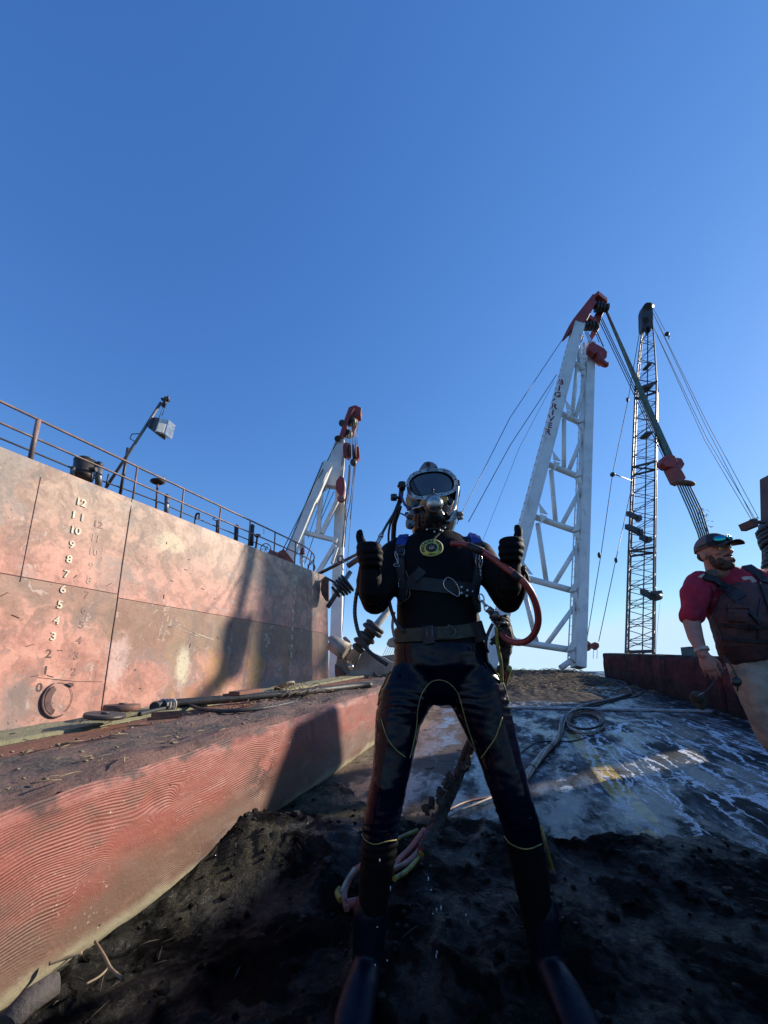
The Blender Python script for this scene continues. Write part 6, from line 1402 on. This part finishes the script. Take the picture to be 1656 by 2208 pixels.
for k, (x0, rx_, ry_, m_) in enumerate(((0, 37, 19, 'rubber'), (2, 40, 22, 'hose_tan'), (-1, 34, 17, 'rubber'), (3, 38, 20, 'rust'), (1, 41, 23, 'rubber'))):
    P = []
    for i in range(24):
        a = i / 24 * 2 * math.pi; s_, l_ = dhit(1262 + x0 + rx_ * math.cos(a), 1562 + ry_ * math.sin(a) - k * 1.0, .02); P.append(D(s_, l_, .02 + .014 * k))
    b = MB(); b.tube(P, .013, 8, closed=True); b.build('coil_turn', m_, ucl)
gthing('ground_hose', 'black hose lines running from the coil to the foot of the right timbers', [
    ('hose', 'rubber', [(1215, 1560), (1235, 1535), (1280, 1518), (1330, 1508), (1375, 1500), (1390, 1486)], .013),
    ('hose', 'rubber', [(1228, 1548), (1260, 1528), (1310, 1514), (1352, 1500), (1340, 1486)], .013),
    ('hose', 'rubber', [(1120, 1625), (1160, 1600), (1230, 1598), (1265, 1590)], .007),
    ('hose', 'rubber', [(1330, 1492), (1350, 1478), (1345, 1470), (1310, 1463), (1285, 1458), (1240, 1452)], .02)])
o = thing('rod', 'thin yellow-green rod standing in the mud beside the diver\'s left shin', 'rod', W(1193, 1878, 1.72))
b = MB(); wire(b, [(1166, 1780, 1.70), (1178, 1825, 1.70), (1193, 1880, 1.70)], 7, 10); b.build('shaft', 'hose_yellow', o); b = MB(); b.ball(W(1193, 1882, 1.70), .012); b.build('foot', 'rubber', o)
# falling drips
dp = None
for i in range(20):
    x, y = random.choice([(835, 0), (950, 0), (935, 0), (1150, 0), (825, 0), (1000, 0)])[0] + random.gauss(0, 14), random.uniform(1760, 2120); q = W(x, y, random.uniform(1.45, 1.8))
    if dp is None:
        b = MB(); b.ball((0, 0, 0), (.0022, .0022, .0042), 8, 6); dp = b.build('water_drop', 'bright_steel'); w_ = dp
    else: w_ = dp.copy(); COL.objects.link(w_)
    w_.location = q; w_.scale = (1, 1, random.uniform(.6, 2.0)); tag(w_, 'tiny bright water drop falling near the diver\'s legs', 'water drop', 'water drops falling from the diver')
M['drop'] = None
t = NT("drop_water"); t.out((.75, .8, .85), .03, .0, None, .9); t.b.inputs['Transmission Weight'].default_value = .5; dp.data.materials[0] = t.m

# ------------------------------------------------------------------ the man on the right
YM = 2.75
hcM = W(1540, 1192, YM); F = Vector((.08, -.99, .06)).normalized(); U_ = (Vector((-.10, .02, 1))); U_ = (U_ - F * U_.dot(F)).normalized(); L_ = U_.cross(F); KS = 1.04
def q3(f, l, u): return hcM + (F * f + L_ * l + U_ * u) * KS
rotM = Matrix((F, L_, U_)).transposed()
def hb(b, f, l, u, r): b.ball(q3(f, l, u), tuple(k * KS for k in r), 20, 14, rotM)
b = MB()
hb(b, -.005, 0, .03, (.100, .078, .100)); hb(b, .022, 0, -.035, (.070, .062, .080)); hb(b, .030, 0, -.085, (.052, .050, .036)); hb(b, .075, 0, -.112, (.020, .024, .016))
hb(b, .098, 0, -.032, (.020, .015, .018)); b.tube([q3(.086, 0, .012), q3(.098, 0, -.008), q3(.112, 0, -.032)], [.008 * KS, .010 * KS, .012 * KS], 10); hb(b, .098, .012, -.036, (.010, .007, .008)); hb(b, .098, -.012, -.036, (.010, .007, .008))
hb(b, .078, .028, .022, (.016, .026, .010)); hb(b, .078, -.028, .022, (.016, .026, .010)); hb(b, .066, .042, -.020, (.024, .020, .018)); hb(b, .066, -.042, -.020, (.024, .020, .018))
hb(b, .086, 0, -.066, (.014, .026, .008)); hb(b, .083, 0, -.078, (.014, .023, .009))
for s_ in (1, -1): hb(b, -.008, .080 * s_, -.014, (.020, .009, .032)); hb(b, -.002, .083 * s_, -.008, (.012, .007, .018))
b.loft([(q3(-.02, 0, -.05), .060, .060), (q3(-.03, 0, -.12), .062, .062), (W(1570, 1250, YM + .08), .065, .060), (W(1585, 1280, YM + .10), .08, .06)], 20)
# torso, arms, legs under the clothes
def rm(px, py, Y, hw, ry): return (W(px, py, Y), hw * mpp(px, py, Y), ry)
b.loft([rm(1592, 1278, YM + .07, 84, .07), rm(1612, 1320, YM + .07, 62, .09), rm(1622, 1370, YM + .06, 56, .09), rm(1645, 1420, YM + .05, 54, .09)], 24)
b.loft([rm(1502, 1265, YM + .02, 22, .065), rm(1492, 1310, YM, 20, .055), rm(1492, 1345, YM - .01, 17, .045), rm(1500, 1375, YM - .05, 15, .040), rm(1512, 1403, YM - .09, 11, .028), rm(1517, 1412, YM - .10, 11, .026)], 16)
b.loft([rm(1690, 1262, YM + .1, 22, .065), rm(1712, 1310, YM + .1, 20, .055), rm(1722, 1360, YM + .06, 17, .045), rm(1724, 1400, YM, 15, .04), rm(1722, 1440, YM - .05, 12, .028)], 16)
hx = W(1650, 1430, YM + .04)
gM = D(*[0, 0]); 
def gpos(x, y): 
    p_ = Vector((x, y, 0)); return D(p_.dot(DA), p_.dot(DR), .01)
fl_ = gpos(hx.x + .14, YM - .02); fr_ = gpos(hx.x + .42, YM + .12)
b.loft([rm(1625, 1440, YM + .03, 32, .09), rm(1648, 1520, YM - .01, 28, .08), (W(1668, 1585, YM - .04), .07, .07), (Vector((fl_.x + .0, fl_.y + .02, fl_.z + .30)), .055, .055), (fl_ + Vector((0, .02, .10)), .045, .05)], 16)
b.loft([rm(1690, 1440, YM + .08, 32, .09), (Vector((hx.x + .30, YM + .10, fr_.z + .52)), .08, .08), (Vector((fr_.x, fr_.y, fr_.z + .28)), .055, .055), (fr_ + Vector((0, 0, .10)), .045, .05)], 16)
# hands
def hand(b, wr, dn, sd, fd, k=1.0):         # wrist, pointing direction, thumb side, palm-facing
    dn, sd, fd = dn.normalized(), sd.normalized(), fd.normalized(); P = lambda a, c, e: wr + (dn * a + sd * c + fd * e) * k
    b.loft([(P(-.02, 0, 0), .026 * k, .020 * k), (P(.02, 0, 0), .034 * k, .018 * k), (P(.06, 0, .004), .042 * k, .017 * k), (P(.085, 0, .006), .040 * k, .015 * k)], 14, sd)
    for c, ln_, r_ in ((.030, .075, .0095), (.010, .084, .0098), (-.010, .078, .0094), (-.029, .062, .0082)):
        P_ = spline([P(.075, c, .006), P(.075 + ln_ * .45, c * 1.12, .016), P(.075 + ln_ * .75, c * 1.12, .032), P(.075 + ln_ * .93, c * 1.1, .050)], 4); b.tube(P_, [r_ * k * (1 - .022 * i) for i in range(len(P_))], 9); b.ball(P_[-1], r_ * k * .72)
    P_ = spline([P(.015, .026, .004), P(.045, .048, .016), P(.070, .054, .030), P(.092, .050, .040)], 4); b.tube(P_, [.0125 * k * (1 - .02 * i) for i in range(len(P_))], 9); b.ball(P_[-1], .0095 * k)
wr = W(1518, 1412, YM - .10); hand(b, wr, W(1540, 1466, YM - .12) - wr, Vector((.6, -.6, .1)), Vector((.5, .6, .1)), 1.05)
wr2 = W(1722, 1445, YM - .06); hand(b, wr2, Vector((.0, -.1, -1)), Vector((-.3, -.9, 0)), Vector((-1, 0, 0)), 1.0)
man = remesh(b, 'person', 'skin', .0052, 2, None)
tag(man, 'bearded man in dark red shirt, life vest, khaki trousers and dark cap', 'person')
rebase(man, (fl_.x + .1, fl_.y, fl_.z))
# face details
for s_ in (1, -1):
    b = MB(); b.ball(q3(.083, .030 * s_, .004), .0125 * KS, 12, 8); e_ = b.build('eye', 'emblem_pale', man); b = MB(); b.ball(q3(.0945, .031 * s_, .003), (.004, .005, .005), 8, 6, rotM); b.build('iris', 'knob', e_)
b = MB()
hb(b, .030, 0, -.090, (.056, .054, .036)); hb(b, .062, 0, -.114, (.036, .038, .028)); hb(b, .085, .0, -.052, (.017, .034, .008))
for s_ in (1, -1): hb(b, .022, .056 * s_, -.052, (.022, .011, .040)); hb(b, .055, .042 * s_, -.078, (.028, .016, .028))
bo = remesh(b, 'beard', 'beard', .0050, 1, man, lambda p_: .003 * noise.noise(p_ * 60) + .003 * noise.noise(p_ * 190))
b = MB(); hb(b, -.050, 0, .0, (.050, .072, .050)); remesh(b, 'hair', 'beard', .006, 1, man, lambda p_: .004 * noise.noise(p_ * 120))
# cap
def dome(f0, f1, name, m, parent):
    b = MB(); vs = []; nU, nV = 20, 10
    for i in range(nU + 1):
        az = f0 + (f1 - f0) * i / nU
        for j in range(nV + 1):
            e_ = R(-4) + R(94) * j / nV; vs.append(q3(-.004 + .112 * math.cos(az) * math.cos(e_), .090 * math.sin(az) * math.cos(e_), .038 + .098 * math.sin(e_)))
    b.add(vs, [(i * (nV + 1) + j, (i + 1) * (nV + 1) + j, (i + 1) * (nV + 1) + j + 1, i * (nV + 1) + j + 1) for i in range(nU) for j in range(nV)], True)
    o = b.build(name, m, parent); md = o.modifiers.new('t', 'SOLIDIFY'); md.thickness = .004; return o
cap = dome(R(-62), R(62), 'cap', 'cap_dark', man); dome(R(62), R(298), 'mesh_back', 'cap_grey', cap)
b = MB(); vs = []; nU = 14
for i in range(nU + 1):
    a = R(-64) + R(128) * i / nU; l_ = .083 * math.sin(a); drop = -.55 * l_ * l_ / .083
    for r_ in (0, 1): 
        f_ = .104 * math.cos(a * .8) - .004 if r_ == 0 else .012 + .170 * math.cos(a * .62) ** .8; vs.append(q3(f_, l_ * (1 + .05 * r_), .036 + drop * (.35 + .3 * r_) - .010 * r_))
b.add(vs, [(2 * i, 2 * i + 1, 2 * i + 3, 2 * i + 2) for i in range(nU)], True); o = b.build('brim', 'cap_dark', cap); md = o.modifiers.new('t', 'SOLIDIFY'); md.thickness = .005
sg = MB(); sg.tube([q3(-.02, -.098, .050), q3(.05, -.092, .052), q3(.090, -.070, .060)], .004, 8); sg.tube([q3(-.02, .098, .050), q3(.05, .092, .052), q3(.090, .070, .060)], .004, 8); sg.ball(q3(.116, 0, .068), (.008, .008, .008)); sgo = sg.build('sunglasses', 'knob', man)
for s_ in (1, -1):
    c_ = q3(.104, .036 * s_, .064); nn = (F * .9 + L_ * .42 * s_ + U_ * .12).normalized(); tx = nn.cross(U_).normalized(); ty = tx.cross(nn); mr_ = Matrix((tx, ty, nn)).transposed()
    b = MB(); b.ball(c_, (.037, .024, .010), 24, 12, mr_); b.build('lens', 'lens_blue', sgo); b = MB(); b.tube([c_ + tx * .038 * math.cos(a) + ty * .025 * math.sin(a) for a in [i * math.pi / 12 for i in range(24)]], .0028, 6, closed=True); b.build('lens_rim', 'knob', sgo)
# shirt
def wrinkle(a, s): return lambda p_: a * noise.noise(Vector((p_.x * s, p_.y * s, p_.z * s * .6))) + a * .6 * noise.noise(Vector((p_.x * s * 2.3, p_.y * s * 2, p_.z * s * 1.6 + 5)))
b = MB()
b.loft([rm(1568, 1246, YM + .05, 36, .075), rm(1585, 1262, YM + .05, 84, .11), rm(1594, 1285, YM + .05, 93, .13), rm(1612, 1330, YM + .04, 80, .15), rm(1622, 1375, YM + .02, 74, .16), rm(1630, 1400, YM + .02, 70, .155)], 28)
b.loft([rm(1512, 1258, YM + .03, 30, .085), rm(1500, 1280, YM + .01, 29, .08), rm(1494, 1315, YM, 25, .072), rm(1492, 1328, YM, 24, .070)], 18)
b.loft([rm(1675, 1256, YM + .1, 30, .085), rm(1698, 1285, YM + .1, 28, .08), rm(1710, 1325, YM + .1, 25, .07)], 18)
sh = remesh(b, 'shirt', 'shirt', .008, 3, man, wrinkle(.010, 13))
shv = BVHTree.FromPolygons([v.co.copy() for v in sh.data.vertices], [tuple(p_.vertices) for p_ in sh.data.polygons])
# life vest
b = MB()
b.loft([rm(1632, 1292, YM - .05, 62, .10), rm(1628, 1318, YM - .06, 76, .13), rm(1622, 1345, YM - .07, 80, .14), rm(1622, 1372, YM - .05, 74, .13), rm(1626, 1388, YM - .02, 72, .14)], 24)
b.loft([rm(1606, 1325, YM + .0, 70, .15), rm(1620, 1362, YM, 76, .17)], 20)
b.loft([rm(1652, 1262, YM - .02, 22, .05), rm(1650, 1285, YM - .08, 32, .07), rm(1640, 1310, YM - .1, 40, .08)], 14)
vt = remesh(b, 'life_vest', 'vest', .008, 4, man, wrinkle(.006, 16))
vv = BVHTree.FromPolygons([v.co.copy() for v in vt.data.vertices], [tuple(p_.vertices) for p_ in vt.data.polygons])
def nearer(px, py):
    d = ray(px, py).normalized(); best = None
    for tr_ in (shv, vv):
        r_ = tr_.ray_cast(Vector((0, 0, CAMH)), d)
        if r_[0] is not None and (best is None or r_[3] < best[3]): best = r_
    return best
class Two:
    def ray_cast(s, o_, d):
        best = (None, None, None, None)
        for tr_ in (shv, vv):
            r_ = tr_.ray_cast(o_, d)
            if r_[0] is not None and (best[0] is None or r_[3] < best[3]): best = r_
        return best
    def find_nearest(s, p_):
        a_, c_ = shv.find_nearest(p_), vv.find_nearest(p_); return a_ if a_[3] < c_[3] else c_
two = Two()
lay('vest_strap', [(1518, 1241), (1540, 1250), (1556, 1262), (1580, 1276), (1600, 1290)], 20, 'strap_black', man, .010, tree=two)
lay('vest_strap', [(1610, 1222), (1625, 1232), (1640, 1246), (1653, 1258)], 18, 'strap_black', man, .010, tree=two)
lay('vest_strap', [(1560, 1262), (1568, 1275), (1590, 1300), (1615, 1322), (1640, 1345)], 8, 'strap_black', man, .012, tree=two)
lay('vest_strap', [(1625, 1230), (1640, 1262), (1652, 1300), (1662, 1330)], 6, 'strap_black', man, .012, tree=two)
lay('reflective_patch', [(1600, 1249), (1618, 1247), (1626, 1256)], 9, 'band', man, .006, tree=two)
lay('reflective_patch', [(1508, 1246), (1520, 1240)], 7, 'band', man, .006, tree=two)
lay('vest_strap', [(1556, 1346), (1590, 1350), (1630, 1352), (1680, 1352)], 6, 'strap_black', man, .012, tree=two)
lay('vest_strap', [(1560, 1374), (1590, 1379), (1630, 1382), (1680, 1382)], 7, 'strap_black', man, .012, tree=two)
lay('vest_pocket', [(1588, 1312), (1590, 1338)], 34, 'vest', man, .030, tree=two)
lay('pocket_flap', [(1588, 1308), (1589, 1317)], 38, 'vest', man, .040, tree=two)
lay('vest_zip', [(1640, 1290), (1636, 1320), (1634, 1350), (1634, 1380)], 3, 'knob', man, .008, tree=two)
lay('vest_buckle', [(1612, 1351), (1622, 1352)], 11, 'knob', man, .022, tree=two)
q, n0 = hit(1531, 1240, .012, two); b = MB(); b.box(q, (.030, 0, 0), Vector((0, .018, 0)), (0, -.004, .026)); b.build('radio_mic', 'knob', man, .006)
b = MB(); P = spline([Vector((1533, 1262, 0)), Vector((1536, 1290, 0)), Vector((1530, 1315, 0)), Vector((1545, 1345, 0)), Vector((1560, 1385, 0))], 6); b.tube([hit(p_.x, p_.y, .006, two)[0] for p_ in P], .003, 6); b.build('mic_cord', 'knob', man)
# trousers
b = MB()
b.loft([rm(1638, 1378, YM + .03, 68, .15), rm(1644, 1410, YM + .03, 70, .15), rm(1652, 1440, YM + .03, 66, .14)], 28)
b.loft([rm(1620, 1430, YM + .02, 42, .12), rm(1634, 1480, YM, 42, .115), rm(1652, 1540, YM - .02, 36, .10), (W(1672, 1595, YM - .03), .085, .085), (Vector((fl_.x, fl_.y + .02, fl_.z + .30)), .085, .085), (fl_ + Vector((0, .02, .07)), .08, .08)], 20)
b.loft([rm(1690, 1430, YM + .08, 42, .12), (Vector((hx.x + .30, YM + .10, fr_.z + .52)), .105, .105), (Vector((fr_.x, fr_.y, fr_.z + .28)), .085, .085), (fr_ + Vector((0, 0, .07)), .08, .08)], 20)
remesh(b, 'trousers', 'trousers', .009, 3, man, wrinkle(.012, 11))
for f_ in (fl_, fr_):
    b = MB(); b.loft([(f_ + Vector((0, .08, .05)), .05, .05), (f_ + Vector((0, 0, .06)), .055, .055), (f_ + Vector((0, -.10, .045)), .055, .042), (f_ + Vector((0, -.17, .035)), .045, .030)], 14); remesh(b, 'boot', 'rubber', .009, 2, man)
b = MB(); wc = W(1513, 1401, YM - .09); dn = (W(1520, 1415, YM - .1) - W(1506, 1388, YM - .07)).normalized(); sx_ = dn.cross(Vector((0, 1, 0))).normalized(); sy_ = dn.cross(sx_)
b.tube([wc - dn * .011, wc + dn * .011], .041, 20); b.build('wristband', 'band', man)
b = MB(); wire(b, [(1560, 1412, YM - .14), (1580, 1440, YM - .16), (1592, 1468, YM - .16), (1590, 1490, YM - .14)], 3, 6); b.ball(W(1588, 1470, YM - .17), (.03, .02, .03)); b.build('tether', 'knob', man)
# strap hanging from the hand to the timber
s1 = thing('webbing_strap', 'olive webbing strap stretched from the man\'s hand to a lump tied on the red timber', 'strap', W(1500, 1515, 4.3))
P = spline([W(1562, 1440, 2.7), W(1545, 1462, 3.0), W(1525, 1488, 3.6), W(1505, 1500, 4.2), W(1499, 1512, 4.4)], 6); b = MB(); vs = []
for i, p_ in enumerate(P):
    w_ = Vector((.022, 0, .012)); vs += [p_ - w_, p_ + Vector((0, -.006, 0)), p_ + w_, p_ + Vector((0, .004, 0))]
b.add(vs, [(i * 4 + k, i * 4 + (k + 1) % 4, i * 4 + 4 + (k + 1) % 4, i * 4 + 4 + k) for i in range(len(P) - 1) for k in range(4)] + [(3, 2, 1, 0)], False); b.build('webbing', 'hose_tan', s1)
b = MB(); b.ball(W(1502, 1503, 4.3), (.07, .05, .06)); b.ball(W(1510, 1512, 4.35), (.06, .05, .09)); remesh(b, 'knot', 'strap_olive', .01, 1, s1, lambda p_: .015 * noise.noise(p_ * 20))
o = thing('crate', 'small dark square box standing on the right timbers under the man\'s hand', 'box', W(1490, 1418, 10))
b = MB(); b.box(W(1490, 1408, 10), (.14, 0, 0), (0, .14, 0), (0, 0, .12)); b.build('box', 'green_rope', o, .01)
b = MB(); b.box(W(1490, 1396, 10), (.15, 0, 0), (0, .15, 0), (0, 0, .012)); b.build('lid', 'dark_steel', o)
